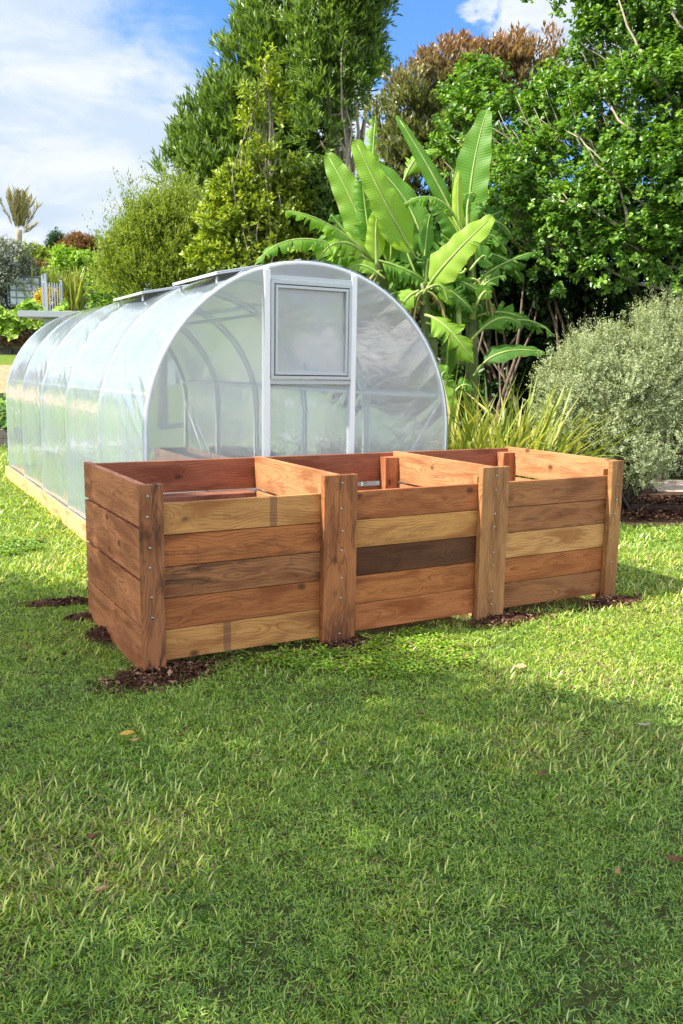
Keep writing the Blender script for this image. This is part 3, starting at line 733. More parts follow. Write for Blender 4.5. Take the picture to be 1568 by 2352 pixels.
L_([(1700, 850, 11.6), (1580, 630, 9.9), (1480, 590, 9.6), (1380, 520, 9.7), (1290, 440, 10.0)], .034, .008, 5)
L_([(1700, 860, 11.6), (1600, 520, 9.9), (1480, 470, 9.4), (1400, 400, 9.5), (1300, 300, 10)], .034, .008, 9)
L_([(1700, 860, 11.6), (1620, 420, 9.9), (1440, 290, 9.4), (1380, 220, 9.9), (1350, 150, 10.4)], .034, .008, 13)
L_([(1700, 860, 11.6), (1640, 300, 9.9), (1500, 180, 9.4), (1440, 60, 9.7), (1400, -60, 10)], .034, .010, 17)
L_([(1700, 860, 11.6), (1660, 200, 9.9), (1560, 60, 9.4), (1500, -60, 9.7)], .036, .012, 21)
L_([(1500, 590, 9.7), (1440, 520, 9.4), (1420, 420, 9.4), (1340, 330, 9.7)], .035, .008, 25)
L_([(1420, 520, 9.5), (1330, 470, 9.6), (1240, 440, 10.2), (1180, 390, 11)], .032, .006, 29)
rr_ = np.random.RandomState(5)
for k in range(260):
    a = rr_.uniform(0, 1); x0 = 1560 - 400 * a + rr_.normal() * 40; y0 = rr_.uniform(60, 600)
    if y0 < 330 and x0 < 1380: continue
    ln = rr_.uniform(70, 170); Yq = 9.9 + a * 1.2 + rr_.uniform(-.3, .3)
    ang = rr_.normal(2.1, .35); L_([(x0, y0, Yq), (x0 + math.cos(ang) * ln, y0 - math.sin(ang) * ln, Yq + .1)], .013, .004, 100 + k)
tree('glossy_leaved_tree', 'big glossy leaved green tree with pale fanning branches on the right', 'tree', b8_, bl,
     [dict(ncl=620, clr=.52, nsp=20, nl=11, slen=.15, L=.075, W=.050, mat=L_GLOSS, shape='leaf6', spread=.9, lup=.1, fold=.18, curl=.22, back=.25, up=.5)], .20, (7.3, 14.2, 3.0), BARKP, limbs=False, seed=61, extra_limbs=lim)
# --- understory trees in the dark behind the bananas
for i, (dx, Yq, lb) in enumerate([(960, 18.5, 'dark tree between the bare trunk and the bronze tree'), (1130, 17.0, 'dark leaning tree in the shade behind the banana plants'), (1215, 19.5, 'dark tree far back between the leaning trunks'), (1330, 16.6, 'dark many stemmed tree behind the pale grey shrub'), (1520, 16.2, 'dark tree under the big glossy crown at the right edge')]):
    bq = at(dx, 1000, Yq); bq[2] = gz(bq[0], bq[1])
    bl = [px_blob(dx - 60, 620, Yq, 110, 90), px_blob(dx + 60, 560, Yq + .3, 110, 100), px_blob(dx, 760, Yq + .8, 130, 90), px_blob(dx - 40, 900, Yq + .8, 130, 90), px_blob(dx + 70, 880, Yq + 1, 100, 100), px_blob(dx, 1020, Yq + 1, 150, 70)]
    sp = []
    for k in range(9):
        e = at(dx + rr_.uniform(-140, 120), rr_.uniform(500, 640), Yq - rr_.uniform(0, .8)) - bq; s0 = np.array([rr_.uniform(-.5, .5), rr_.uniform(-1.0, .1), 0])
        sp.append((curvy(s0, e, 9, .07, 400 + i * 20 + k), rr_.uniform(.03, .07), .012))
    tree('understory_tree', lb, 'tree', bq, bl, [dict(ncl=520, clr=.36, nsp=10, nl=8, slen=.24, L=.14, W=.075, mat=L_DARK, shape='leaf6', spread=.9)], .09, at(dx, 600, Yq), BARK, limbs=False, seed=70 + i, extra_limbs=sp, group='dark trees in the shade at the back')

# --- far left planting
def shrub(name, label, cat, dx, dybase, Yq, blobs, ncl, clr, nsp, nl, slen, L, W, m, seed, group=None, shape='diamond', tr=.06, **kw):
    bq = at(dx, dybase, Yq); bq[2] = gz(bq[0], bq[1])
    return tree(name, label, cat, bq, [px_blob(*b) for b in blobs], [dict(ncl=ncl, clr=clr, nsp=nsp, nl=nl, slen=slen, L=L, W=W, mat=m, shape=shape, **kw)], tr, at(blobs[0][0], blobs[0][1], Yq), BARKD, seed=seed, group=group)
shrub('silver_leaved_tree', 'silvery grey leaved tree at the left edge beside the white tank', 'tree', 20, 720, 30, [(20, 620, 30, 62, 50), (-30, 640, 30, 60, 60), (0, 690, 30, 45, 40), (55, 650, 30, 32, 34), (-60, 600, 30, 50, 50)], 330, .32, 10, 12, .3, .12, .035, L_SILV, 81)
shrub('bushy_tree', 'olive green rounded tree beyond the white tank', 'tree', 110, 700, 44, [(90, 610, 44, 36, 26), (120, 625, 44, 40, 26), (75, 590, 44, 16, 14)], 150, .4, 8, 9, .35, .2, .08, L_OLIVE, 83)
shrub('bushy_tree', 'bright lime green rounded shrub left of the feathery tree', 'tree', 190, 720, 33, [(165, 620, 33, 38, 34), (205, 640, 33, 48, 44), (240, 670, 33, 45, 40), (150, 660, 33, 26, 30), (280, 690, 31, 50, 36)], 300, .32, 9, 9, .3, .15, .07, L_LIME, 85)
shrub('bronze_shrub', 'rusty brown feathery tree on the skyline', 'tree', 185, 640, 50, [(180, 585, 50, 26, 22), (155, 592, 50, 12, 14), (205, 590, 50, 14, 18)], 90, .4, 8, 9, .6, .25, .06, L_RUST, 87, up=.9)
# conifer on the skyline
o = shrub('small_conifer', 'small dark pointed conifer alone on the skyline', 'tree', 132, 640, 60, [(132, 582, 60, 16, 12), (131, 568, 60, 11, 10), (131, 556, 60, 6, 9)], 90, .35, 8, 10, .5, .25, .05, L_DARK, 89, tr=.15)
# nikau palm: shaving-brush crown
bq = at(46, 690, 42); bq[2] = gz(bq[0], bq[1]); top = at(44, 545, 42)
palm = empty('brush_palm', bq); tag(palm, 'lone palm with an upswept brush of brownish fronds on a grey trunk', 'palm')
tube_part('trunk', [(curvy(bq * 0, at(44, 560, 42) - bq, 6, .01, 3), .12, .10), (curvy(at(44, 562, 42) - bq, at(43, 528, 42) - bq, 4, 0, 3), .12, .15)], BARKP, palm)
L_PALM = leaf_mat('palm_frond', (.12, .12, .04), (.26, .23, .11), (.42, .33, .20), .25, .5, .3)
r = np.random.RandomState(8); t0 = at(43, 545, 42) - bq
for k in range(20):
    an = k / 20 * 6.283 + r.uniform(-.15, .15); tilt = r.uniform(.08, .52); Lf = r.uniform(1.6, 2.1) * (1.0 - .25 * (tilt > .45))
    if k in (4,): tilt, Lf = .95, 1.3
    dd = np.array([math.cos(an) * math.sin(tilt), math.sin(an) * math.sin(tilt), math.cos(tilt)]); pts = [t0 + dd * Lf * q + np.array([math.cos(an), math.sin(an), 0]) * .12 * q * q for q in np.linspace(0, 1, 7)]
    n = 46; tt = r.uniform(.25, 1, n); pos = t0 + dd * (Lf * tt)[:, None] + np.array([math.cos(an), math.sin(an), 0]) * (.12 * tt ** 2)[:, None]
    side = unit(np.cross(dd, [0.1, .2, 1])); sg = np.where(np.arange(n) % 2, 1, -1)[:, None]
    ax = unit(dd * 1.0 + side * sg * .40 + r.normal(size=(n, 3)) * .1); nr = np.broadcast_to(np.cross(dd, side), (n, 3))
    V, S, I, fpl, _ = leaf_arrays(pos, ax, nr, r.uniform(.35, .6, n), .055)
    mesh_np('frond', V, S, I, [L_PALM], attrs={'rnd': ('FACE', r.uniform(size=n) * .4 + r.uniform() * .6), 'tip': ('FACE', np.zeros(n))}, parent=palm)
# leafy stalks in front of the olive tree
for i, (dx, dyt, dyb, lb) in enumerate([(205, 640, 730, 'leftmost leafy green stalk above the greenhouse roof'), (235, 622, 730, 'leafy green stalk second from the left, yellow tipped'), (262, 655, 725, 'short leafy green stalk before the feathery tree'), (298, 632, 720, 'tallest leafy green stalk left of the grey roof vents'), (322, 670, 715, 'low leafy stalk nearest the grey roof vents')]):
    Yq = 24.0; bq = at(dx, dyb, Yq); bq[2] = gz(bq[0], bq[1]); top = at(dx + 3, dyt, Yq)
    o = empty('leafy_stalk', bq); tag(o, lb, 'plant', 'leafy stalks behind the greenhouse')
    tube_part('stem', [([np.zeros(3), (top - bq) * .5, top - bq], .03, .012)], BARKP, o)
    n = 150; r = np.random.RandomState(500 + i); zz = r.uniform(.35, 1, n); an = r.uniform(0, 6.28, n)
    D0 = np.stack([np.cos(an), np.sin(an), .5 + 0 * an], 1); P0 = (top - bq) * zz[:, None]
    V, S, I, fpl, _ = leaf_arrays(P0, D0, np.array([0, 0, 1.]) + D0 * -.3, r.uniform(.20, .34, n) * (1.2 - .5 * zz), .085, 'leaf6')
    mesh_np('foliage', V, S, I, [L_LIME if i % 2 else L_GLOSS], attrs={'rnd': ('FACE', np.repeat(r.uniform(size=n), 2)), 'tip': ('FACE', np.zeros(2 * n))}, parent=o)

def straps(name, label, cat, base, n, Lr, W, spreadv, m, seed, segs=7, group=None, lean=(0, 0), rad=.3, droop=1.0, part=None):
    """clump of arching strap leaves"""
    r = np.random.RandomState(seed); V = []; I = []; rn = []
    for k in range(n):
        an = r.uniform(0, 6.283); a0 = r.uniform(.05, spreadv); L = r.uniform(*Lr); w_ = W * r.uniform(.7, 1.2)
        h = np.array([math.cos(an), math.sin(an), 0]); h = h + np.array([lean[0], lean[1], 0]) * .5
        p = np.array([r.normal() * rad * .5, r.normal() * rad * .5, 0.0]); bend = r.uniform(.2, 1.25) * droop * (a0 / spreadv + .25)
        side = unit(np.cross(h, [0, 0, 1])); tw = r.uniform(-.5, .5); ang = a0
        b_ = len(V)
        kink = r.uniform(.5, .9) if r.uniform() < .25 else 2
        for s in range(segs + 1):
            t_ = s / segs; wd = w_ * (1 - t_ ** 2.2) * (.55 + .45 * min(1, t_ * 4))
            d_ = h * math.sin(ang) + np.array([0, 0, 1]) * math.cos(ang); nn = np.cross(d_, side)
            sd = side * math.cos(tw) + nn * math.sin(tw)
            V.append(p + sd * wd / 2); V.append(p - sd * wd / 2)
            p = p + d_ * L / segs; ang += bend / segs * (1 + t_ * 1.5)
            if t_ > kink: ang += .9; kink = 2
            if s < segs: q = b_ + 2 * s; I += [q, q + 1, q + 3, q + 2]; rn.append(0)
        rv = r.uniform(); rn[-segs:] = [rv] * segs
    nf = len(rn); o = mesh_np(name, V, np.full(nf, 4), I, [m], attrs={'rnd': ('FACE', rn), 'tip': ('FACE', np.zeros(nf))})
    o.location = base; tag(o, label, cat, group); return o
for i, (dx, dy, lb) in enumerate([(85, 700, 'clump of upright sword leaves beside the white tank'), (118, 690, 'sword leaved clump before the pale fence'), (150, 700, 'sword leaved clump right of the yellow shrub'), (178, 712, 'low sword leaved clump near the greenhouse roof')]):
    bq = at(dx, dy, 30); bq[2] = gz(bq[0], bq[1]); straps('flax_clump', lb, 'plant', bq, 90, (1.0, 1.7), .07, .55, L_FLAX, 600 + i, group='sword leaved clumps on the far bank', droop=.35)
shrub('yellow_shrub', 'low bright yellow flowering shrub behind the grey gate', 'shrub', 108, 725, 28.5, [(108, 688, 28.5, 20, 16), (120, 700, 28.5, 18, 16), (98, 700, 28.5, 14, 12)], 60, .2, 8, 9, .16, .10, .05, L_YEL, 91)
shrub('fern_shrub', 'orange brown fern tuft above the pale fence', 'shrub', 78, 670, 36, [(80, 634, 36, 16, 12)], 24, .25, 7, 9, .4, .22, .06, L_RUST, 93)

# --- pumpkin vine over the retaining wall
VINE = leaf_mat('vine_leaf', (0.104, 0.208, 0.026), (0.260, 0.442, 0.046), (0.546, 0.650, 0.130), .4, .5, .35)
def leafmass(name, P, Nn, size, m, parent=None, seed=1, base=(0, 0, 0)):
    r = np.random.RandomState(seed); n = len(P); ax = unit(np.cross(Nn, rdir(n, r)))
    P = P - np.array(base)
    V, S, I, fpl, _ = leaf_arrays(P - ax * size / 2, ax, Nn, r.uniform(.7, 1.2, n) * size, r.uniform(.75, 1.1, n) * size, 'leaf6', .15, .15)
    o = mesh_np(name, V, S, I, [m], attrs={'rnd': ('FACE', np.repeat(r.uniform(size=n), 2)), 'tip': ('FACE', np.zeros(2 * n))}, parent=parent); o.location = base; return o
r = np.random.RandomState(66)
WY = 26.0
vb = at(60, 760, WY); vine = empty('squash_vine', (vb[0], vb[1], 3.5)); tag(vine, 'broad leaved squash vine trailing over the timber retaining wall', 'vine')
n = 800; px = r.uniform(-60, 150, n); tt = r.uniform(0, 1, n); py = 705 + 60 * tt ** 1.4 + 14 * np.sin(px * .07); P = np.array([at(a, b, WY - .25 - r.uniform(0, .35)) for a, b in zip(px, py)])
leafmass('leaves', P, unit(np.array([0, -.8, .7]) + r.normal(size=(n, 3)) * .45), 0.19, VINE, vine, 5, (0, 0, 0)).location = -np.array(vine.location)
n = 700; px = r.uniform(-60, 125, n); tt = r.uniform(0, 1, n); py = 725 + 70 * tt; P = np.array([at(a, b, WY - .12 - r.uniform(0, .2)) for a, b in zip(px, py)])
leafmass('dry_leaves', P, unit(np.array([0, -1, .2]) + r.normal(size=(n, 3)) * .6), .12, simple('dry_vine', (.14, .085, .055), .9, .1), vine, 6).location = -np.array(vine.location)
gq = at(101, 766, WY - .45); b = MB(); b.tube([(0, 0, .28), (0, 0, .22), (0, 0, .1), (0, 0, -.02), (0, 0, -.16), (0, 0, -.24)], [.02, .06, .11, .16, .15, .04], 14)
go = b.build('squash', simple('squash_skin', (.22, .33, .05), .5, .4, 0, 8, .2), None, smooth=True); go.location = gq; tag(go, 'pale green pear shaped squash hanging in the vine', 'squash')
# retaining wall
rw = empty('retaining_wall', (at(60, 800, WY)[0], WY + .1, 2.2)); tag(rw, 'low dark timber retaining wall under the squash vine', 'retaining wall')
WD = simple('weathered_timber', (.13, .12, .11), .85, .2, 0, 10, .4, .5, 40)
for k in range(5):
    b = MB(); b.box(-9, 7, -.05, .0, .0 + k * .27, .262 + k * .27); b.build('sleeper', WD, rw, bevel=.008)
for k in range(8):
    b = MB(); b.box(-8.6 + k * 2, -8.45 + k * 2, -.12, -.052, -.1, 1.38); b.build('post', WD, rw, bevel=.008)
# white liquid tank in a cage
tk = empty('caged_tank', (0, 0, 0)); q = at(59, 703, 29.5); tk.location = q; tk.rotation_euler = (0, 0, R(10)); tag(tk, 'white cube shaped water tank in a grey wire cage', 'tank')
b = MB(); b.box(-.5, .45, 0, .9, 0, .95); b.build('tank', simple('tank_plastic', (.55, .62, .70), .4, .4), tk, bevel=.06)
b = MB()
for k in range(5): b.tube([(-.55, -.03, .05 + k * .23), (.5, -.03, .05 + k * .23)], .016, 6); b.tube([(-.55 + k * .2625, -.035, 0), (-.55 + k * .2625, -.035, 1.0)], .016, 6); b.tube([(.5, -.03, .05 + k * .23), (.5, .95, .05 + k * .23)], .016, 6)
b.build('cage', simple('cage_steel', (.18, .22, .30), .5, .5, .5), tk)
# fence and gate on the bank
def picket(name, label, p0, p1, h, m, npk, w_=.06, cat='fence'):
    p0 = np.array(p0); p1 = np.array(p1); o = empty(name, p0); tag(o, label, cat)
    v = p1 - p0
    for e, nm in ((p0 * 0, 'post'), (v, 'post')):
        b = MB(); b.box(e[0] - .026, e[0] + .026, e[1] - .045, e[1] + .045, e[2], e[2] + h + .12); b.build(nm, m, o)
    for zz in (.12, h - .12):
        b = MB(); b.bar(np.array([0, 0, zz]) + v * .02, v * .98 + np.array([0, 0, zz]), .04, .05); b.build('rail', m, o)
    for k in range(npk):
        c = v * (k + .5) / npk; b = MB(); b.box(c[0] - w_ / 2, c[0] + w_ / 2, c[1] - .055, c[1] - .03, c[2] + .03, c[2] + h); b.build('picket', m, o)
    return o
WHT = simple('pale_fence_paint', (.50, .53, .55), .6)
GRYP = simple('grey_gate_paint', (.34, .38, .42), .5, .5)
a_ = at(108, 720, 27.3); c_ = at(143, 728, 27.3); a_[2] = 3.55; c_[2] = 3.5; picket('picket_gate', 'grey picket gate with a diagonal top above the shed roof', a_, c_, .95, GRYP, 6, .028, cat='gate')
a_ = at(100, 716, 27.8); c_ = at(107, 716, 27.4); a_[2] = 3.6; c_[2] = 3.6; picket('fence_panel', 'short grey fence panel with one tall pale post beside the gate', a_, c_, 1.05, GRYP, 2, .028)
a_ = at(84, 640, 37); c_ = at(126, 664, 33); a_[2] -= 1.1; c_[2] -= 1.1; picket('picket_fence', 'pale weathered fence running down the bank behind the sword leaves', a_, c_, 1.0, WHT, 20, .10)
# little shed with a flat roof beside the tunnel
shp = at(118, 722, 23.0); sh = empty('garden_shed', (shp[0], 23.0, gz(shp[0], 23.0) - .1)); tag(sh, 'small flat roofed grey shed half hidden by the greenhouse', 'shed')
SHB = simple('shed_paint', (.50, .56, .62), .5); hz = float(shp[2] - sh.location.z)
b = MB(); b.box(-.30, 3.2, .25, 2.2, 0, hz - .08); b.build('wall', SHB, sh, bevel=.01)
b = MB(); b.box(-.86, 3.5, -.1, 2.5, hz - .078, hz + .08); b.build('roof', simple('shed_roof', (.33, .37, .41), .5), sh, bevel=.01)
b = MB(); b.box(-.08, .5, .22, .248, hz - .95, hz - .2); b.build('window', simple('shed_glass', (.16, .20, .22), .15, .8), sh)
# planter bed with leafy plants at the left edge
q = at(-10, 1002, 19.6); pb = empty('timber_planter', (q[0] - 1.6, 19.6, gz(q[0], 19.6))); tag(pb, 'dark timber planter at the left edge, filled with broad leaves', 'planter')
for k in range(2): b = MB(); b.box(0, 2.2, 0, .05, .02 + k * .2, .21 + k * .2); b.build('side_board', WD, pb); b = MB(); b.box(2.15, 2.2, .052, 1.2, .02 + k * .2, .21 + k * .2); b.build('side_board', WD, pb)
b = MB(); b.box(0, 2.148, .052, 1.2, .02, .36); b.build('soil', SOIL, pb)
r = np.random.RandomState(12); n = 420
P = np.stack([r.uniform(0, 2.2, n), r.uniform(0, 1.2, n), .42 + r.uniform(0, .75, n)], 1) + np.array(pb.location)
pl = leafmass('leafy_crop', P, unit(np.array([0, -.6, .9]) + r.normal(size=(n, 3)) * .4), .17, L_GLOSS, None, 9); tag(pl, 'mass of broad green leaves growing in the timber planter', kind='stuff')
# gravel path and bare soil strip at the far left
GRAV = simple('gravel', (.30, .28, .26), .9, .1, 0, 60, .45, .8, 90)
def sheet(name, poly, dz, m, sub=14):
    """patch that follows the ground; poly = 4 corners"""
    p = [np.array(q, float) for q in poly]; V = []; 
    for j in range(sub + 1):
        for i in range(sub + 1):
            a, b2 = i / sub, j / sub; q = (p[0] * (1 - a) + p[1] * a) * (1 - b2) + (p[3] * (1 - a) + p[2] * a) * b2
            V.append((q[0], q[1], gz(q[0], q[1]) + dz))
    I = []
    for j in range(sub):
        for i in range(sub): k = j * (sub + 1) + i; I += [k, k + 1, k + sub + 2, k + sub + 1]
    return mesh_np(name, V, np.full(sub * sub, 4), I, [m], smooth=True)
o = sheet('path', [(-14, 18.2), (-6.6, 17.6), (-6.6, 19.2), (-14, 19.5)], .012, GRAV); tag(o, kind='structure')
o = sheet('dirt_track', [(-16, 22.6), (-8, 22.6), (-8, 24.3), (-16, 24.3)], .014, simple('dry_soil', (.36, .25, .15), .95, .1, 0, 12, .3, .5, 30)); tag(o, kind='structure')
o = sheet('clay_path', [(5.2, 13.9), (12, 13.3), (12, 15.6), (5.6, 15.6)], .014, simple('pale_clay', (.52, .42, .33), .95, .1, 0, 6, .15, .4, 30)); tag(o, kind='structure')
MUL = simple('mulch_ground', (.075, .045, .028), .95, .1, 0, 18, .5, .9, 40)
o = sheet('mulch_bed', [(1.2, 10.4), (8.5, 11.2), (10, 13.2), (.2, 17.5)], .010, MUL, 20); tag(o, kind='structure')

# --- grey small-leaved shrub
Y9 = 12.0
K = [(1420, 900, 150, 130, 12.0), (1330, 930, 100, 110, 11.8), (1310, 1010, 95, 90, 11.7), (1430, 1030, 130, 85, 11.5), (1500, 830, 130, 110, 12.2), (1370, 820, 70, 70, 12.2), (1560, 1010, 100, 70, 11.6), (1600, 780, 100, 80, 12.4), (1290, 880, 50, 60, 12.0), (1530, 760, 80, 60, 12.6)]
bl = [px_blob(a, b, e, c, d_) for a, b, c, d_, e in K]
b9 = at(1430, 1150, 12.1); b9[2] = 0
o = tree('grey_shrub', 'large mounded shrub of tiny grey green leaves right of the compost bin', 'shrub', b9, bl,
     [dict(ncl=430, clr=.32, nsp=25, nl=22, slen=.17, L=.025, W=.0165, mat=L_GREY, spread=.9, up=.5, back=.2),
      dict(ncl=150, clr=.42, nsp=8, nl=18, slen=.38, L=.024, W=.011, mat=L_GREY, spread=.25, up=.9, back=.1, name='twig_tips')], .05, at(1430, 950, 12.1), BARKD, seed=95,
     extra_limbs=[(curvy((rr_.uniform(-.1, .1), rr_.uniform(-.1, .1), 0), (rr_.uniform(-1, 1), rr_.uniform(-.7, .3), rr_.uniform(.8, 1.6)), 6, .08, 700 + k), .028, .008) for k in range(14)])
# --- strap leaved clumps by the greenhouse corner
for i, (x_, y_, n, lb, ln) in enumerate([(1.55, 10.4, 200, 'arching strap leaved clump nearest the greenhouse corner', (-.4, -.3)), (2.05, 10.7, 270, 'tall yellow green strap leaved clump left of the grey shrub', (-.1, -.2)), (2.5, 11.3, 130, 'strap leaved clump half behind the grey shrub', (.2, -.1))]):
    straps('strap_leaved_plant', lb, 'plant', (x_, y_, 0), n, (1.2, 2.1), .062, .62, L_FLAX, 620 + i, segs=9, droop=.75, group='strap leaved clumps beside the greenhouse', lean=ln, rad=.45)

# --- banana plants
def banana_mat():
    m, t, out = mat('banana_leaf')
    tt = t.attr('along'); ss = t.attr('across'); rv = t.attr('rnd')
    col = t.ramp(rv, [(0, (.06, .17, .03)), (.4, (.14, .32, .04)), (.7, (.30, .50, .05)), (1, (.50, .62, .09))])
    wv = t.math('SINE', t.math('ADD', t.math('MULTIPLY', tt, 330.0), t.math('MULTIPLY', ss, 4.0)))
    col = t.mix(t.math('MULTIPLY', t.smooth(wv, -.6, .9), .5), col, t.mix(1.0, col, (.62, .68, .7), 'MULTIPLY'))
    g = t.new('ShaderNodeNewGeometry')
    nn = t.noise(g.outputs['Position'], 4, 6, .65); col = t.mix(t.math('MULTIPLY', t.smooth(nn, .5, .75), .3), col, (.30, .36, .07))
    col = t.mix(t.smooth(ss, .03, .075, 1, 0), col, (.42, .52, .15))
    edge = t.math('MULTIPLY', t.smooth(ss, .93, 1.0), t.smooth(nn, .45, .6)); col = t.mix(t.math('MULTIPLY', edge, .85), col, (.30, .20, .08))
    p = t.new('ShaderNodeBsdfPrincipled'); t.link(col, p.inputs['Base Color']); p.inputs['Roughness'].default_value = .48; p.inputs['Specular IOR Level'].default_value = .28
    t.link(t.bump(wv, .25, .004), p.inputs['Normal'])
    tr = t.new('ShaderNodeBsdfTranslucent'); t.link(t.mix(1.0, col, (1.9, 1.7, .5), 'MULTIPLY'), tr.inputs[0])
    mx = t.new('ShaderNodeMixShader'); mx.inputs[0].default_value = .42; t.link(p.outputs[0], mx.inputs[1]); t.link(tr.outputs[0], mx.inputs[2]); t.link(mx.outputs[0], out.inputs[0]); return m
BAN = banana_mat()
PET = simple('banana_stalk', (.30, .40, .10), .45, .5, 0, 6, .3)
STEMM = simple('banana_stem', (.13, .17, .045), .5, .4, 0, 5, .5, .2, 20)
DRYB = leaf_mat('dry_banana_leaf', (.14, .08, .04), (.24, .15, .07), (.36, .25, .13), .2, .7, .2)
def qb(a, b, c, t_): return a * (1 - t_) ** 2 + b * 2 * t_ * (1 - t_) + c * t_ * t_
def banana_leaf(parent, org, p0, p1, p2, wid, tone, seed, nh=(0, -1, .35), tears=6, droop=.35, pet=.14, rolled=False, material=None):
    r = np.random.RandomState(seed); N = 44
    p0, p1, p2 = [np.array(q) - org for q in (p0, p1, p2)]
    C = np.array([qb(p0, p1, p2, i / N) for i in range(N + 1)]); T = unit(np.gradient(C, axis=0)); nh = np.array(nh, float)
    S_ = unit(np.cross(T, nh)); Nn = np.cross(S_, T); L = np.linalg.norm(np.diff(C, axis=0), axis=1).sum()
    V = []; I = []; al = []; ac = []; i0 = int(pet * N)
    ph = r.uniform(0, 6.28)
    for sg in (-1, 1):
        cuts = sorted(set(list(r.randint(i0 + 3, N - 2, tears)) if tears else [])); bounds = [i0] + cuts + [N]
        for a, b in zip(bounds[:-1], bounds[1:]):
            if b <= a: continue
            ex = r.uniform(-.25, .75) if tears > 2 else r.uniform(-.05, .1); sl = r.uniform(-.08, .14); gap = r.uniform(.3, .85); nb = len(V); K = 6
            for i in range(a, b + 1):
                t_ = (i - i0) / (N - i0); w_ = wid / 2 * min(1, (t_ * 5.0 + .12) ** .6) * (max(0, 1 - t_) ** .42) * (1 + .05 * math.sin(9 * t_ + ph))
                fr = (i - a) / max(1, (b - a)); nar = 1 - (.10 * abs(fr * 2 - 1) ** 3 if tears else 0)
                for k in range(K):
                    s = k / (K - 1); an = (-.25 + droop * (1 + ex) * s * 1.6 + ex * s) if not rolled else (-1.2 - s * 1.5)
                    wav = .035 * wid * math.sin(i * .9 + sg + ph) * s * s
                    # march outwards
                    lat = w_ * s * (1 - .18 * (droop * s) ** 2) * nar * math.cos(an * .75); dn = w_ * s * math.sin(an * .75)
                    q = C[i] + S_[i] * sg * lat - Nn[i] * dn + T[i] * (w_ * s * .30 + sl * w_ * s - ((fr - .5) * (b - a) / N * L * gap * s * s if tears > 2 else 0)) + Nn[i] * wav
                    V.append(q); al.append(i / N); ac.append(s)
            for i in range(b - a):
                for k in range(K - 1): z = nb + i * K + k; I += [z, z + 1, z + K + 1, z + K]
    nf = len(I) // 4; rv = np.clip(tone + r.normal() * .05, 0, 1)
    o = mesh_np('leaf', V, np.full(nf, 4), I, [material or BAN], smooth=True, attrs={'along': ('POINT', al), 'across': ('POINT', ac), 'rnd': ('FACE', np.full(nf, rv)), 'tip': ('FACE', np.zeros(nf))}, parent=parent)
    b = MB(); st = 3; idx = list(range(0, N + 1, st)); b.tube([C[i] + Nn[i] * .004 for i in idx], [(.019 if wid > .3 else .012) * (1 - i / N) ** .8 + .004 for i in idx], 6)
    b.build('midrib', PET, o, smooth=True)
    return o
def c5(x, y): return 557 + .4663 * x, 229.8 + .4663 * y
def Pb(x, y, Yd): a, b = c5(x, y); return at(a, b, Yd)
BY0 = 11.6
def plant(label, stems, leaves, seed, group='banana plants behind the greenhouse'):
    q0 = stems[0][0]; bx = Pb(q0[0], q0[1], q0[2] * 1.1); base = np.array([bx[0], bx[1], 0.0]); o = empty('banana_plant', base); tag(o, label, 'banana plant', group)
    for k, st in enumerate(stems):
        pts = [Pb(q[0], q[1], q[2] * 1.1) - base for q in st]; 
        if k == 0: pts = [pts[0] * np.array([1, 1, 0])] + pts
        n = len(pts); b = MB(); rr = [(.11 if k == 0 else .05) * (1 - .5 * i / (n - 1)) for i in range(n)]
        b.tube(pts, rr, 10); b.build('stem', STEMM if k == 0 else PET, o, smooth=True)
    rf = np.random.RandomState(seed + 50); hub = stems[0][-1]; extra = []
    if len(leaves) > 6:
        for k in range(20):
            q = stems[0][rf.randint(1, len(stems[0]))] if k % 3 == 0 else hub; an = rf.uniform(-.5, 3.6); L0 = rf.uniform(170, 360); x0, y0 = q[0] + rf.uniform(-20, 20), q[1] + rf.uniform(0, 60)
            dx_, dy_ = math.cos(an) * L0, -math.sin(an) * L0 * .75
            extra.append(((x0, y0), (x0 + dx_ * .5, y0 + dy_ * .9 - 60), (x0 + dx_, y0 + dy_ * .6 + rf.uniform(20, 120)), rf.uniform(110, 165), rf.uniform(.0, .5), dict(Y=q[2] + rf.uniform(-.1, .7), tears=int(rf.uniform(8, 20)), droop=rf.uniform(.5, 1.3), nh=(rf.uniform(-.5, .5), -1, rf.uniform(.3, 1)))))
        for k in range(3):
            q = stems[0][max(1, len(stems[0]) - 2)]; sx_ = rf.choice([-1, 1]) * rf.uniform(50, 120)
            extra.append(((q[0], q[1] - 20), (q[0] + sx_, q[1] - 10), (q[0] + sx_ * 1.2, q[1] + rf.uniform(150, 260)), rf.uniform(60, 90), .5, dict(Y=q[2] - .15, tears=14, droop=1.8, nh=(0, -1, .3), material=DRYB)))
    for k, lf in enumerate(leaves + extra):
        (a, m_, c, w_, tone, kw) = lf; Yk = kw.pop('Y', BY0) * 1.1; kw['droop'] = kw.get('droop', .35) * .62; w_ = w_ * 1.32; dY = kw.pop('dY', (0, 0, 0))
        banana_leaf(o, base, Pb(*a, Yk + dY[0]), Pb(*m_, Yk + dY[1]), Pb(*c, Yk + dY[2]), w_ * .4663 * Yk / FPX, tone, seed * 100 + k, **kw)
    return o
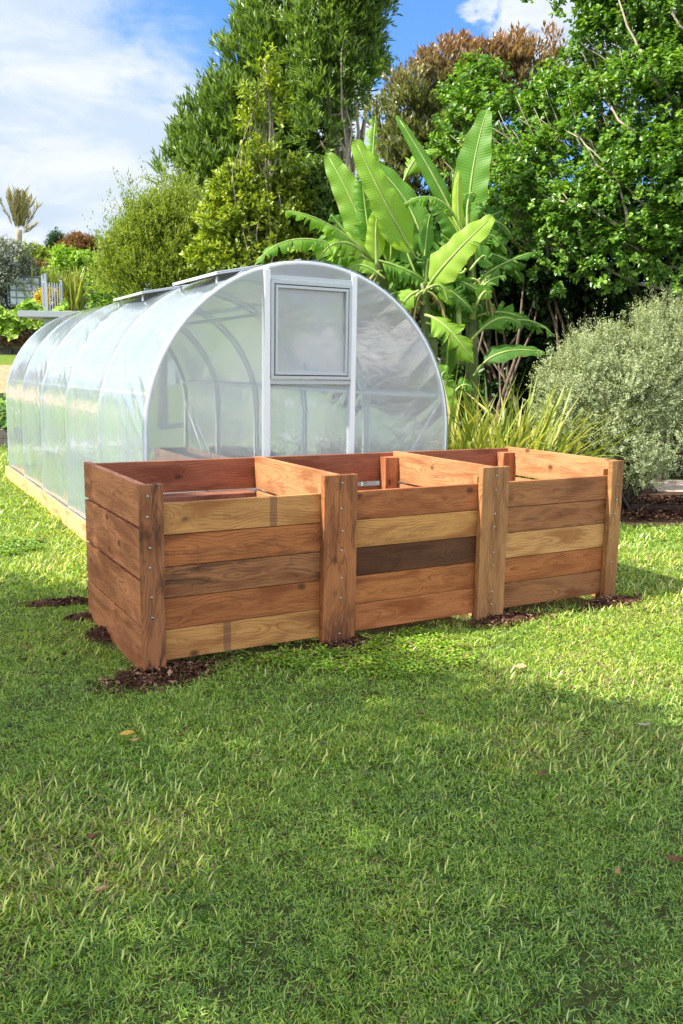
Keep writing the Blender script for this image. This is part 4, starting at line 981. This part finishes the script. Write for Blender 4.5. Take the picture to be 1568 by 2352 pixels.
plant('banana plant with broad torn leaves leaning over the greenhouse roof', [[(790, 1120, 11.9), (740, 960, 11.8), (690, 860, 11.6), (640, 760, 11.5)]], [
 ((640, 790), (420, 560), (205, 545), 125, .50, dict(Y=11.3, dY=(0, -.3, -.5), tears=14, droop=.75, nh=(0, -.5, 1))),
 ((640, 800), (230, 560), (55, 820), 120, .45, dict(Y=11.0, dY=(.3, -.2, -.5), tears=16, droop=.7, nh=(-.2, -.6, 1))),
 ((640, 800), (470, 600), (365, 800), 150, .70, dict(Y=11.2, dY=(.2, -.3, -.3), tears=3, droop=.45, nh=(0, -.9, .6))),
 ((640, 830), (420, 670), (190, 745), 90, .62, dict(Y=11.4, dY=(.2, 0, -.2), tears=4, droop=.4, nh=(0, -.6, .9))),
 ((660, 830), (590, 560), (412, 262), 150, .62, dict(Y=11.6, dY=(0, 0, .2), tears=1, droop=.15, nh=(-.3, -1, .3), pet=.18)),
 ((650, 800), (600, 560), (585, 350), 125, .38, dict(Y=11.4, tears=16, droop=.6, nh=(.4, -1, .2), pet=.15)),
 ((850, 780), (700, 520), (553, 195), 150, .66, dict(Y=11.2, dY=(.2, -.2, 0), tears=0, droop=.18, nh=(.1, -1, .5), pet=.08)),
 ((690, 800), (610, 500), (655, 75), 130, .60, dict(Y=12.0, dY=(-.2, .1, .3), tears=18, droop=.85, nh=(.6, -1, 0), pet=.30)),
 ((660, 820), (650, 640), (665, 540), 90, .78, dict(Y=11.2, tears=0, droop=.6, nh=(.2, -1, .3), pet=.1)),
 ((710, 850), (760, 680), (690, 640), 90, .55, dict(Y=11.5, tears=2, droop=.5, nh=(.2, -1, .3))),
 ((620, 790), (500, 640), (430, 560), 90, .25, dict(Y=11.9, tears=4, droop=.3, nh=(0, -1, .3))),
 ((700, 880), (560, 760), (520, 850), 70, .60, dict(Y=11.1, tears=1, droop=.5, nh=(0, -1, .6))),
 ((720, 900), (760, 820), (860, 960), 110, .25, dict(Y=11.6, tears=12, droop=.8, nh=(.3, -.8, .8))),
 ((700, 830), (740, 560), (700, 380), 120, .70, dict(Y=12.0, tears=3, droop=.4, nh=(-.2, -1, .3), pet=.2)),
 ((700, 830), (560, 640), (500, 620), 120, .30, dict(Y=11.8, tears=5, droop=.4, nh=(0, -1, .5))),
 ((680, 810), (560, 700), (540, 470), 120, .55, dict(Y=11.9, tears=2, droop=.3, nh=(-.3, -1, .2))),
], 1)
plant('banana plant with the dark arched leaves in the middle of the clump', [[(930, 1200, 11.5), (905, 1100, 11.5), (895, 960, 11.45), (890, 900, 11.4)]], [
 ((890, 960), (760, 620), (700, 480), 165, .30, dict(Y=11.5, dY=(0, .1, .2), tears=1, droop=.3, nh=(.2, -1, .3), pet=.25)),
 ((900, 950), (930, 520), (600, 285), 130, .32, dict(Y=11.9, dY=(-.3, 0, 0), tears=2, droop=.35, nh=(-.2, -.9, .8), pet=.3)),
 ((890, 960), (960, 820), (1235, 570), 150, .78, dict(Y=11.2, dY=(.1, -.2, -.1), tears=2, droop=.28, nh=(.1, -1, .7), pet=.22)),
 ((890, 900), (900, 640), (925, 560), 60, .35, dict(Y=11.5, tears=0, droop=.4, pet=.3)),
 ((870, 940), (800, 960), (775, 1040), 100, .68, dict(Y=11.2, tears=2, droop=.4, nh=(0, -.9, .6))),
 ((910, 930), (1000, 870), (1010, 1010), 110, .45, dict(Y=11.1, tears=3, droop=.5, nh=(0, -1, .5))),
 ((900, 1060), (1010, 1080), (1140, 1300), 150, .62, dict(Y=10.9, dY=(.3, -.1, 0), tears=4, droop=.45, nh=(0, -1, .7))),
 ((900, 1100), (950, 1100), (985, 1170), 110, .25, dict(Y=11.3, tears=3, droop=.4, nh=(0, -1, .6))),
 ((910, 1000), (960, 1080), (970, 1160), 110, .25, dict(Y=11.8, tears=0, droop=.3, nh=(0, -1, .2))),
 ((880, 930), (850, 800), (780, 760), 120, .25, dict(Y=11.9, tears=3, droop=.4)),
 ((900, 940), (850, 700), (830, 600), 130, .2, dict(Y=12.1, tears=3, droop=.4)),
 ((900, 900), (980, 760), (960, 640), 120, .3, dict(Y=12.0, tears=3, droop=.3)),
 ((720, 700), (800, 180), (985, 255), 95, .60, dict(Y=12.0, dY=(0, .2, .2), tears=5, droop=.4, nh=(-.2, -.8, .9), pet=.4)),
], 2)
plant('tallest banana plant with an upright pale leaf against the glossy tree', [[(1130, 1300, 11.9), (1125, 1060, 11.9), (1130, 900, 11.85), (1125, 720, 11.8)], [(1060, 1300, 11.6), (1065, 1100, 11.6), (1060, 900, 11.6), (1075, 820, 11.6)], [(1130, 1080, 11.7), (1150, 960, 11.7), (1200, 880, 11.6)]], [
 ((1115, 760), (1090, 420), (1205, 45), 165, .42, dict(Y=11.9, tears=0, droop=.10, nh=(-.5, -1, .2), pet=.22)),
 ((1090, 780), (1045, 520), (1068, 350), 62, .85, dict(Y=11.6, tears=0, droop=.9, nh=(0, -1, .1), pet=.3)),
 ((1100, 700), (960, 380), (755, 72), 75, .40, dict(Y=11.8, dY=(0, -.1, 0), tears=0, droop=.7, nh=(0, -1, .3), pet=.25)),
 ((1110, 720), (1000, 380), (790, 515), 105, .42, dict(Y=11.5, dY=(0, -.3, -.5), tears=16, droop=.9, nh=(0, -.6, 1), pet=.28)),
 ((1110, 720), (1090, 400), (1150, 470), 80, .42, dict(Y=11.6, dY=(0, 0, .2), tears=8, droop=.9, nh=(0, -.6, 1), pet=.3)),
 ((1110, 760), (1040, 560), (920, 500), 110, .30, dict(Y=11.8, tears=2, droop=.3, nh=(-.2, -1, .4), pet=.2)),
 ((1120, 760), (1180, 560), (1290, 545), 120, .15, dict(Y=12.1, tears=3, droop=.3, nh=(.2, -1, .3))),
 ((1120, 800), (1200, 660), (1250, 720), 100, .25, dict(Y=11.9, tears=3, droop=.4, nh=(.2, -1, .3))),
 ((1120, 840), (1220, 700), (1190, 830), 110, .35, dict(Y=11.6, tears=3, droop=.4, nh=(.3, -1, .4))),
 ((1130, 920), (1240, 800), (1450, 745), 90, .10, dict(Y=11.8, dY=(0, 0, .1), tears=4, droop=.4, nh=(0, -.6, .9))),
 ((1150, 960), (1220, 860), (1300, 870), 90, .20, dict(Y=11.6, tears=3, droop=.4, nh=(.1, -.8, .8))),
 ((1150, 1010), (1200, 900), (1215, 970), 80, .55, dict(Y=11.4, tears=2, droop=.4, nh=(.1, -.9, .6))),
 ((1130, 1180), (1280, 1000), (1380, 1120), 140, .30, dict(Y=11.4, tears=4, droop=.5, nh=(.1, -.8, .9))),
 ((1130, 1160), (1400, 1000), (1540, 1170), 100, .05, dict(Y=11.9, tears=3, droop=.5, nh=(.1, -.8, .9))),
 ((1140, 1360), (1230, 1190), (1490, 1245), 95, .12, dict(Y=11.3, dY=(0, -.1, 0), tears=0, droop=.3, nh=(0, -.8, .8), pet=.25)),
 ((1110, 820), (1050, 700), (970, 660), 110, .30, dict(Y=11.9, tears=4, droop=.4)),
 ((1100, 830), (1080, 880), (1020, 830), 100, .35, dict(Y=11.5, tears=3, droop=.5)),
 ((1120, 780), (1180, 480), (1160, 430), 90, .30, dict(Y=12.1, tears=4, droop=.4)),
 ((1150, 1010), (1200, 1000), (1160, 1130), 100, .1, dict(Y=12.1, tears=0, droop=.3)),
], 3)
plant('low banana sucker with one bright leaf against the greenhouse side', [[(980, 1560, 11.1), (985, 1420, 11.1), (990, 1380, 11.1)]], [
 ((975, 1560), (960, 1380), (1045, 1560), 130, .55, dict(Y=10.9, tears=1, droop=.35, nh=(0, -1, .4))),
 ((980, 1500), (960, 1320), (1010, 1340), 110, .45, dict(Y=11.1, tears=1, droop=.3, nh=(0, -1, .3))),
 ((990, 1540), (1080, 1330), (1140, 1440), 80, .3, dict(Y=11.4, tears=3, droop=.4, nh=(0, -1, .5))),
 ((990, 1500), (1020, 1200), (1000, 1180), 90, .15, dict(Y=11.7, tears=3, droop=.4, nh=(0, -1, .3))),
], 4)

# --- shade tree just outside the frame on the left: its crown shades the near lawn
sb = empty('shade_tree', (-10.2, -2.2, 0)); tag(sb, 'tall broad tree beyond the left edge that shades the near lawn', 'tree')
r = np.random.RandomState(77); Cc = []
nzs = Sines(99, 1.25)
for k in range(17000):
    gx_, gy_ = r.uniform(-6.5, 4.6), r.uniform(-3.5, 7.6); z = r.uniform(8.0, 12.0)
    lim_ = 5.05 - .70 * (gx_ - 1.1) if gx_ > -1.4 else 6.80 - .33 * (gx_ + 1.4)
    if -1.7 < gx_ < .35: lim_ += .75
    lim_ += .14 * float(nzs([gx_, gy_, 0]))
    e = lim_ - gy_
    if e < 0: continue
    dens = .9 if e > .35 else .12 + 2.2 * e
    if r.uniform() > dens * (.95 + .16 * float(nzs([gx_ * 2.2, gy_ * 2.2, z]))): continue
    x_, y_ = gx_ - .892 * z, gy_ - .313 * z
    if (x_ > -.40 * y_ - 1.3 and y_ > 0 and z < 1.9 + .42 * y_ + 1.0): continue
    Cc.append((x_, y_, z))
Cc = np.array(Cc); P = Cc - np.array([-10.2, -2.2, 0])
foliage('crown', P, rdir(len(P), r), 7, .26, .145, .118, L_PODO, sb, 'diamond', .9, .1, seed=5)
sp = [(curvy((0, 0, 0), (.3, .4, 7.8), 7, .03, 1), .30, .18)]
for k in range(26):
    e = P[r.randint(len(P))]; sp.append((curvy((.25, .3, 6.2 + r.uniform(0, 1.4)), e, 7, .06, 50 + k), .07, .012))
tube_part('trunk', sp, BARK, sb)

# --- mulch and soil around the posts
CHIP = leaf_mat('bark_chip', (.045, .020, .012), (.16, .07, .04), (.48, .30, .18), 0, .85, .2)
def heap(name, label, c, rx, ry, h, nchip, seed, rot=0, soil=False, chipL=.035):
    r = np.random.RandomState(seed); nz = Sines(seed, 14); nz2 = Sines(seed + 1, 40); n = 34; V = []; I = []
    for j in range(n + 1):
        for i in range(n + 1):
            a, b = i / n * 2 - 1, j / n * 2 - 1; rr = math.hypot(a, b); wob = 1 + .30 * float(nz([a * .2, b * .2, 0])) + .15 * float(nz2([a * .15, b * .15, 0]))
            hh = max(0, 1 - (rr * wob) ** 2); x, y = a * rx, b * ry; x, y = x * math.cos(rot) - y * math.sin(rot), x * math.sin(rot) + y * math.cos(rot)
            q = [c[0] + x, c[1] + y, 0]; V.append((q[0], q[1], float(gz(q[0], q[1])) - .03 + (hh ** .5) * (.03 + h) * (1 + .25 * float(nz(q)) + .2 * float(nz2(q)))))
    for j in range(n):
        for i in range(n): k = j * (n + 1) + i; I += [k, k + 1, k + n + 2, k + n + 1]
    V = np.array(V); nf = n * n; S = np.full(nf, 4); I = np.array(I)
    # chips on top
    t_ = r.uniform(0, 6.28, nchip); rr = np.sqrt(r.uniform(0, 1.0, nchip)) * r.uniform(.7, 1.45, nchip); x = rr * np.cos(t_) * rx; y = rr * np.sin(t_) * ry
    x, y = x * math.cos(rot) - y * math.sin(rot), x * math.sin(rot) + y * math.cos(rot)
    hh = np.sqrt(np.maximum(0, 1 - rr ** 2)) * (.03 + h); P = np.stack([c[0] + x, c[1] + y, gz(c[0] + x, c[1] + y) - .03 + hh + .006 + r.uniform(0, .012, nchip)], 1)
    P[:, 2] = np.maximum(P[:, 2], gz(P[:, 0], P[:, 1]) + .012)
    ax = unit(r.normal(size=(nchip, 3)) * np.array([1, 1, .35])); nr = unit(np.array([0, 0, 1]) + r.normal(size=(nchip, 3)) * .5); L = chipL * r.uniform(.4, 1.5, nchip)
    V2, S2, I2, fpl, _ = leaf_arrays(P, ax, nr, L, L * r.uniform(.2, .6, nchip), 'diamond', .3, .1)
    o = mesh_np(name, np.concatenate([V, V2]), np.concatenate([S, S2]), np.concatenate([I, I2 + len(V)]), [CHIP], attrs={'rnd': ('FACE', np.concatenate([r.uniform(0, .3, nf), r.uniform(size=nchip) ** (2.0 if not soil else 4)])), 'tip': ('FACE', np.zeros(nf + nchip))})
    tag(o, label, None, None, 'stuff'); return o
bc = lambda u, w_: boxw(u, w_)
heap('bark_mulch', 'dark bark mulch heaped round the near corner post', bc(.10, -.10), .36, .19, .03, 1300, 1, BYAW + .15)
heap('bark_mulch', 'dark bark mulch round the second post', bc(1.38, -.12), .28, .12, .025, 750, 2, BYAW)
heap('bark_mulch', 'dark bark mulch round the third post', bc(2.82, -.12), .34, .13, .025, 900, 3, BYAW)
heap('bark_mulch', 'dark bark mulch round the far corner post', bc(3.92, -.14), .36, .12, .025, 750, 4, BYAW)
heap('scraped_soil', 'scraped bare soil on the lawn beside the bin', (-2.22, 6.64, 0), .30, .09, .03, 550, 5, .30, True, .03)
heap('scraped_soil', 'small clod of soil at the bin side wall', bc(-.05, .86), .12, .12, .05, 260, 6, .2, True, .025)
heap('scraped_soil', 'soil at the back corner of the bin', bc(-.06, 1.34), .14, .06, .03, 260, 9, .4, True, .025)
sh_ = np.array([boxw(.3, .3), boxw(3.9, .3)])
heap('bare_ground', 'trampled bare earth inside the bin', bc(2.03, .70), 2.2, .72, .012, 1500, 7, BYAW)
heap('leaf_litter', 'leaf litter under the grey shrub', (3.9, 11.55, 0), 1.5, .4, .03, 2600, 10, .1, False, .06)
heap('leaf_litter', 'leaf litter along the clay path', (5.3, 12.9, 0), 1.2, .35, .03, 1800, 11, .1, False, .06)

# --- fallen leaves on the lawn
FL = {'y': simple('fallen_yellow', (.50, .33, .06), .6, .3, 0, 40, .3), 'b': simple('fallen_brown', (.17, .09, .05), .8, .2, 0, 40, .3), 'p': simple('fallen_pale', (.48, .44, .36), .7, .3, 0, 40, .2), 't': simple('fallen_tan', (.42, .28, .14), .7, .2, 0, 40, .3)}
def ground_at(dx, dy, z=.045):
    p = at(dx, dy, 10.0); d_ = p - np.array([0, 0, CAM_H]); k = (z - CAM_H) / d_[2]; return np.array([0, 0, CAM_H]) + d_ * k
for i, (dx, dy, L, kind, lb) in enumerate([(292, 1686, .085, 'y', 'curled yellow fallen leaf on the lawn before the near corner post'), (312, 1703, .06, 't', 'narrow tan fallen leaf just below the yellow one'), (1195, 1532, .08, 't', 'tan fallen leaf on the sunlit lawn before the third post'),
        (1478, 1668, .07, 'p', 'pale curled fallen leaf on the lawn near the right edge'), (1245, 1778, .055, 'b', 'dark brown fallen leaf on the shaded lawn'), (1418, 2008, .035, 't', 'small tan round leaf low on the right lawn'), (232, 2045, .05, 't', 'tan leaf shred on the lower left lawn'), (212, 1925, .05, 'b', 'brown leaf scrap on the left lawn'), (964, 1640, .05, 'b', 'small dark leaf on the lawn below the second post'), (1545, 1975, .06, 'b', 'brown leaf at the right edge of the lawn'), (415, 1690, .03, 'b', 'tiny brown leaf scrap left of centre')]):
    c = ground_at(dx, dy); r = np.random.RandomState(40 + i); an = r.uniform(-.7, .7); W = L * r.uniform(.38, .55); n = 8; V = []; I = []
    for j in range(n + 1):
        t_ = j / n * 2 - 1; w_ = W / 2 * (1 - abs(t_) ** 2.2) + .001
        for s in (-1, -.4, .4, 1): V.append((t_ * L / 2, s * w_, .010 * (s * s) * (1 + .6 * t_) + .012 * t_ * t_ * (1 if i % 2 else -.3)))
    for j in range(n):
        for k in range(3): a = j * 4 + k; I += [a, a + 1, a + 5, a + 4]
    o = mesh_np('fallen_leaf', V, np.full(len(I) // 4, 4), I, [FL[kind]], smooth=True); o.location = c; o.rotation_euler = (r.uniform(-.25, .5), r.uniform(-.2, .2), an); tag(o, lb, 'leaf', 'fallen leaves on the lawn')

# ================================================================ grass
GRASS = None
def grass_mat():
    m, t, out = mat('grass_blade')
    b = t.attr('rnd'); h = t.attr('hgt'); ti = t.attr('tint', 'INSTANCER'); dr = t.attr('dry', 'INSTANCER')
    green = t.ramp(b, [(0, (.045, .11, .018)), (.45, (.165, .325, .034)), (.78, (.29, .46, .062)), (1, (.50, .58, .20))])
    green = t.mix(t.math('MULTIPLY', ti, .75), green, t.mix(1.0, green, (1.55, 1.32, .7), 'MULTIPLY'))
    dry = t.ramp(b, [(0, (.16, .10, .045)), (.5, (.40, .30, .13)), (1, (.66, .56, .30))])
    th = t.math('GREATER_THAN', t.math('MULTIPLY', dr, .8), t.math('MULTIPLY', t.math('FRACT', t.math('MULTIPLY', b, 7.31)), 1.0))
    col = t.mix(th, green, dry)
    p = t.new('ShaderNodeBsdfPrincipled'); t.link(col, p.inputs['Base Color']); p.inputs['Roughness'].default_value = .36; p.inputs['Specular IOR Level'].default_value = .55
    tr = t.new('ShaderNodeBsdfTranslucent'); t.link(t.mix(1.0, col, (1.6, 1.5, .6), 'MULTIPLY'), tr.inputs[0])
    mx = t.new('ShaderNodeMixShader'); mx.inputs[0].default_value = .22; t.link(p.outputs[0], mx.inputs[1]); t.link(tr.outputs[0], mx.inputs[2]); t.link(mx.outputs[0], out.inputs[0]); return m
GRASS = grass_mat()
gcol = bpy.data.collections.new('grass_tuft_sources')
def tuft(i, nb, rad, Lr, Wr, lean):
    r = np.random.RandomState(900 + i); V = []; I = []; rn = []; hg = []
    for k in range(nb):
        p = np.array([r.normal() * rad, r.normal() * rad, -.004]); an = r.uniform(0, 6.28); L = r.uniform(*Lr); w_ = r.uniform(*Wr); a = abs(r.normal()) * lean + .1; a = min(a, 1.48)
        h = np.array([math.cos(an), math.sin(an), 0]); sd = np.array([-h[1], h[0], 0]); tw = r.uniform(-.8, .8); segs = 4; bend = r.uniform(.1, 1.0); b0 = len(V)
        for s in range(segs + 1):
            t_ = s / segs; ww = w_ * (1 - t_ ** 2.5) * .5 + .0002; d_ = h * math.sin(a) + np.array([0, 0, 1]) * math.cos(a); n_ = np.cross(d_, sd); q = sd * math.cos(tw) + n_ * math.sin(tw)
            V.append(p + q * ww); V.append(p - q * ww); p = p + d_ * L / segs; a += bend / segs
            if p[2] < .004: p[2] = .004
            if s < segs: z = b0 + 2 * s; I += [z, z + 1, z + 3, z + 2]
        rv = r.uniform(); rn += [rv] * segs; hg += [0] * segs
    nf = len(rn); me_o = mesh_np('grass_tuft', V, np.full(nf, 4), I, [GRASS], attrs={'rnd': ('FACE', rn), 'hgt': ('FACE', hg)})
    COL.objects.unlink(me_o); gcol.objects.link(me_o)
for i in range(7): tuft(i, 20, .028, (.018, .048), (.0026, .0054), 1.35)
for i in range(7, 9): tuft(i, 9, .030, (.025, .070), (.0045, .0078), 1.35)      # broad bladed
tuft(9, 9, .02, (.04, .09), (.002, .0035), 1.2)                              # taller
for i in range(10, 12):
    r = np.random.RandomState(950 + i); n = 26; an = r.uniform(0, 6.28, n); rr0 = r.uniform(0, .05, n)
    Pq = np.stack([np.cos(an) * rr0, np.sin(an) * rr0, r.uniform(.012, .032, n)], 1); ax = unit(np.stack([np.cos(an), np.sin(an), r.uniform(-.1, .5, n)], 1)); nr = unit(np.array([0, 0, 1.]) + r.normal(size=(n, 3)) * .3)
    V, S, I, f_, _ = leaf_arrays(Pq, ax, nr, r.uniform(.014, .030, n), r.uniform(.010, .017, n), 'leaf6', .1, .2)
    wq = mesh_np('grass_tuft', V, S, I, [GRASS], attrs={'rnd': ('FACE', np.repeat(r.uniform(.1, .75, n), 2)), 'hgt': ('FACE', np.zeros(2 * n))}); COL.objects.unlink(wq); gcol.objects.link(wq)
NT1, NT2, NT3 = Sines(201, 1.1, 9), Sines(202, 3.6, 9), Sines(203, 9, 9)
boxu = lambda P: ((P[:, 0] - BX) * U[0] + (P[:, 1] - BY) * U[1], (P[:, 0] - BX) * Wv[0] + (P[:, 1] - BY) * Wv[1])
ghu = lambda P: ((P[:, 0] - GXo) * gu[0] + (P[:, 1] - GYo) * gu[1], (P[:, 0] - GXo) * gw[0] + (P[:, 1] - GYo) * gw[1])
HE = [(bc(.10, -.10), .30, .15, BYAW + .15), (bc(1.38, -.12), .22, .09, BYAW), (bc(2.82, -.12), .28, .10, BYAW), (bc(3.92, -.14), .30, .09, BYAW), ((-2.22, 6.64), .27, .075, .30), (bc(-.05, .86), .10, .10, .2), (bc(2.0, .70), 2.1, .62, BYAW), (bc(-.06, 1.34), .12, .05, .4)]
def scatter():
    r = np.random.RandomState(2024); out = []
    zones = [(1.6, 3.2, 1600, .85), (3.2, 4.6, 1350, .90), (4.6, 6.6, 1000, 1.0), (6.6, 9.5, 520, 1.3), (9.5, 13.5, 260, 1.7), (13.5, 19.5, 120, 2.3)]
    for y0, y1, dens, sc in zones:
        hw = .50 * y1 + .7; n = int((y1 - y0) * 2 * hw * dens); x = r.uniform(-hw, hw, n); y = r.uniform(y0, y1, n)
        k = np.abs(x) < .47 * y + .6; x, y = x[k], y[k]; P = np.stack([x, y, 0 * x], 1)
        u, w_ = boxu(P); inb = (u > .03) & (u < 4.05) & (w_ > .06) & (w_ < 1.36); pk = (u > -.02) & (u < 4.08) & (w_ > -.05) & (w_ < 1.4)
        gu_, gw_ = ghu(P); ing = (gu_ > -.10) & (gu_ < 3.2) & (gw_ > -.03) & (gw_ < 8.4)
        bad = ing | (inb & (r.uniform(size=len(x)) < .7)) | ((pk & ~inb))
        for c, a, b, rot in HE:
            dx, dy = x - c[0], y - c[1]; p_, q_ = dx * math.cos(rot) + dy * math.sin(rot), -dx * math.sin(rot) + dy * math.cos(rot)
            e = (p_ / a) ** 2 + (q_ / b) ** 2; bad |= (e < 1) & (r.uniform(size=len(x)) < .93)
        # mulch bed at the back right
        bad |= (y > 10.5 + (x - 1.2) * .11) & (x > 1.0)
        P = P[~bad]; P[:, 2] = gz(P[:, 0], P[:, 1]); out.append((P, np.full(len(P), sc)))
    return np.concatenate([a for a, _ in out]), np.concatenate([b for _, b in out])
P, scv = scatter(); n = len(P); r = np.random.RandomState(5)
a1, a2, a3 = NT1(P), NT2(P), NT3(P)
dens_keep = r.uniform(size=n) < np.clip(.97 + .25 * a3 + .1 * a2, .62, 1); P, scv, a1, a2, a3 = P[dens_keep], scv[dens_keep], a1[dens_keep], a2[dens_keep], a3[dens_keep]; n = len(P)
dry = np.clip(.08 + .30 * np.clip(Sines(209, 1.9)(P) - .7, 0, 1) + .08 * a1 * a2 + .12 * a2 + .10 * a3 + .16 * sstep(.3, 1.2, P[:, 0]) * sstep(4.2, 5.2, P[:, 1]) * (P[:, 1] < 9), .02, .75)
tint = np.clip(.25 + .55 * sstep(4.6, 6.0, P[:, 1]) + .3 * a1 + .25 * a3 + r.normal(size=n) * .15, 0, 1)
idx = r.randint(0, 7, n); bl_ = (r.uniform(size=n) < np.clip(.16 + .3 * a2, 0, .6)); idx[bl_] = r.randint(7, 9, bl_.sum()); dry[idx >= 7] *= .35; tl_ = r.uniform(size=n) < .015; idx[tl_] = 9
wd_ = (Sines(207, 2.3)(P) > .95) & (r.uniform(size=n) < .55); idx[wd_] = r.randint(10, 12, wd_.sum())
me = bpy.data.meshes.new('grass'); me.vertices.add(n); me.vertices.foreach_set('co', P.astype(np.float32).ravel())
for nm, v in (('sc', scv * r.uniform(.7, 1.25, n) * np.clip(1 + .10 * a2, .7, 1.25)), ('rz', r.uniform(0, 6.28, n)), ('tint', tint), ('dry', dry)):
    a = me.attributes.new(nm, 'FLOAT', 'POINT'); a.data.foreach_set('value', v.astype(np.float32))
a = me.attributes.new('pick', 'INT', 'POINT'); a.data.foreach_set('value', idx.astype(np.int32))
go = bpy.data.objects.new('grass', me); COL.objects.link(go); tag(go, 'short mown lawn grass with dry straw patches', None, None, 'stuff'); me.materials.append(GRASS)
ng = bpy.data.node_groups.new('grass_scatter', 'GeometryNodeTree')
ng.interface.new_socket('Geometry', in_out='INPUT', socket_type='NodeSocketGeometry'); ng.interface.new_socket('Geometry', in_out='OUTPUT', socket_type='NodeSocketGeometry')
N_ = ng.nodes; gi = N_.new('NodeGroupInput'); gout = N_.new('NodeGroupOutput'); ip = N_.new('GeometryNodeInstanceOnPoints'); ci = N_.new('GeometryNodeCollectionInfo')
ci.inputs['Collection'].default_value = gcol; ci.inputs['Separate Children'].default_value = True; ci.inputs['Reset Children'].default_value = True
def named(nm, typ):
    q = N_.new('GeometryNodeInputNamedAttribute'); q.data_type = typ; q.inputs['Name'].default_value = nm; return [s for s in q.outputs if s.enabled][0]
cx = N_.new('ShaderNodeCombineXYZ'); ng.links.new(named('rz', 'FLOAT'), cx.inputs[2])
ng.links.new(gi.outputs[0], ip.inputs['Points']); ng.links.new(ci.outputs[0], ip.inputs['Instance']); ip.inputs['Pick Instance'].default_value = True
ng.links.new(named('pick', 'INT'), ip.inputs['Instance Index']); ng.links.new(cx.outputs[0], ip.inputs['Rotation'])
sc3 = N_.new('ShaderNodeCombineXYZ'); s_ = named('sc', 'FLOAT')
for k in range(3): ng.links.new(s_, sc3.inputs[k])
ng.links.new(sc3.outputs[0], ip.inputs['Scale']); ng.links.new(ip.outputs[0], gout.inputs[0])
md = go.modifiers.new('scatter', 'NODES'); md.node_group = ng
print('grass tufts', n)
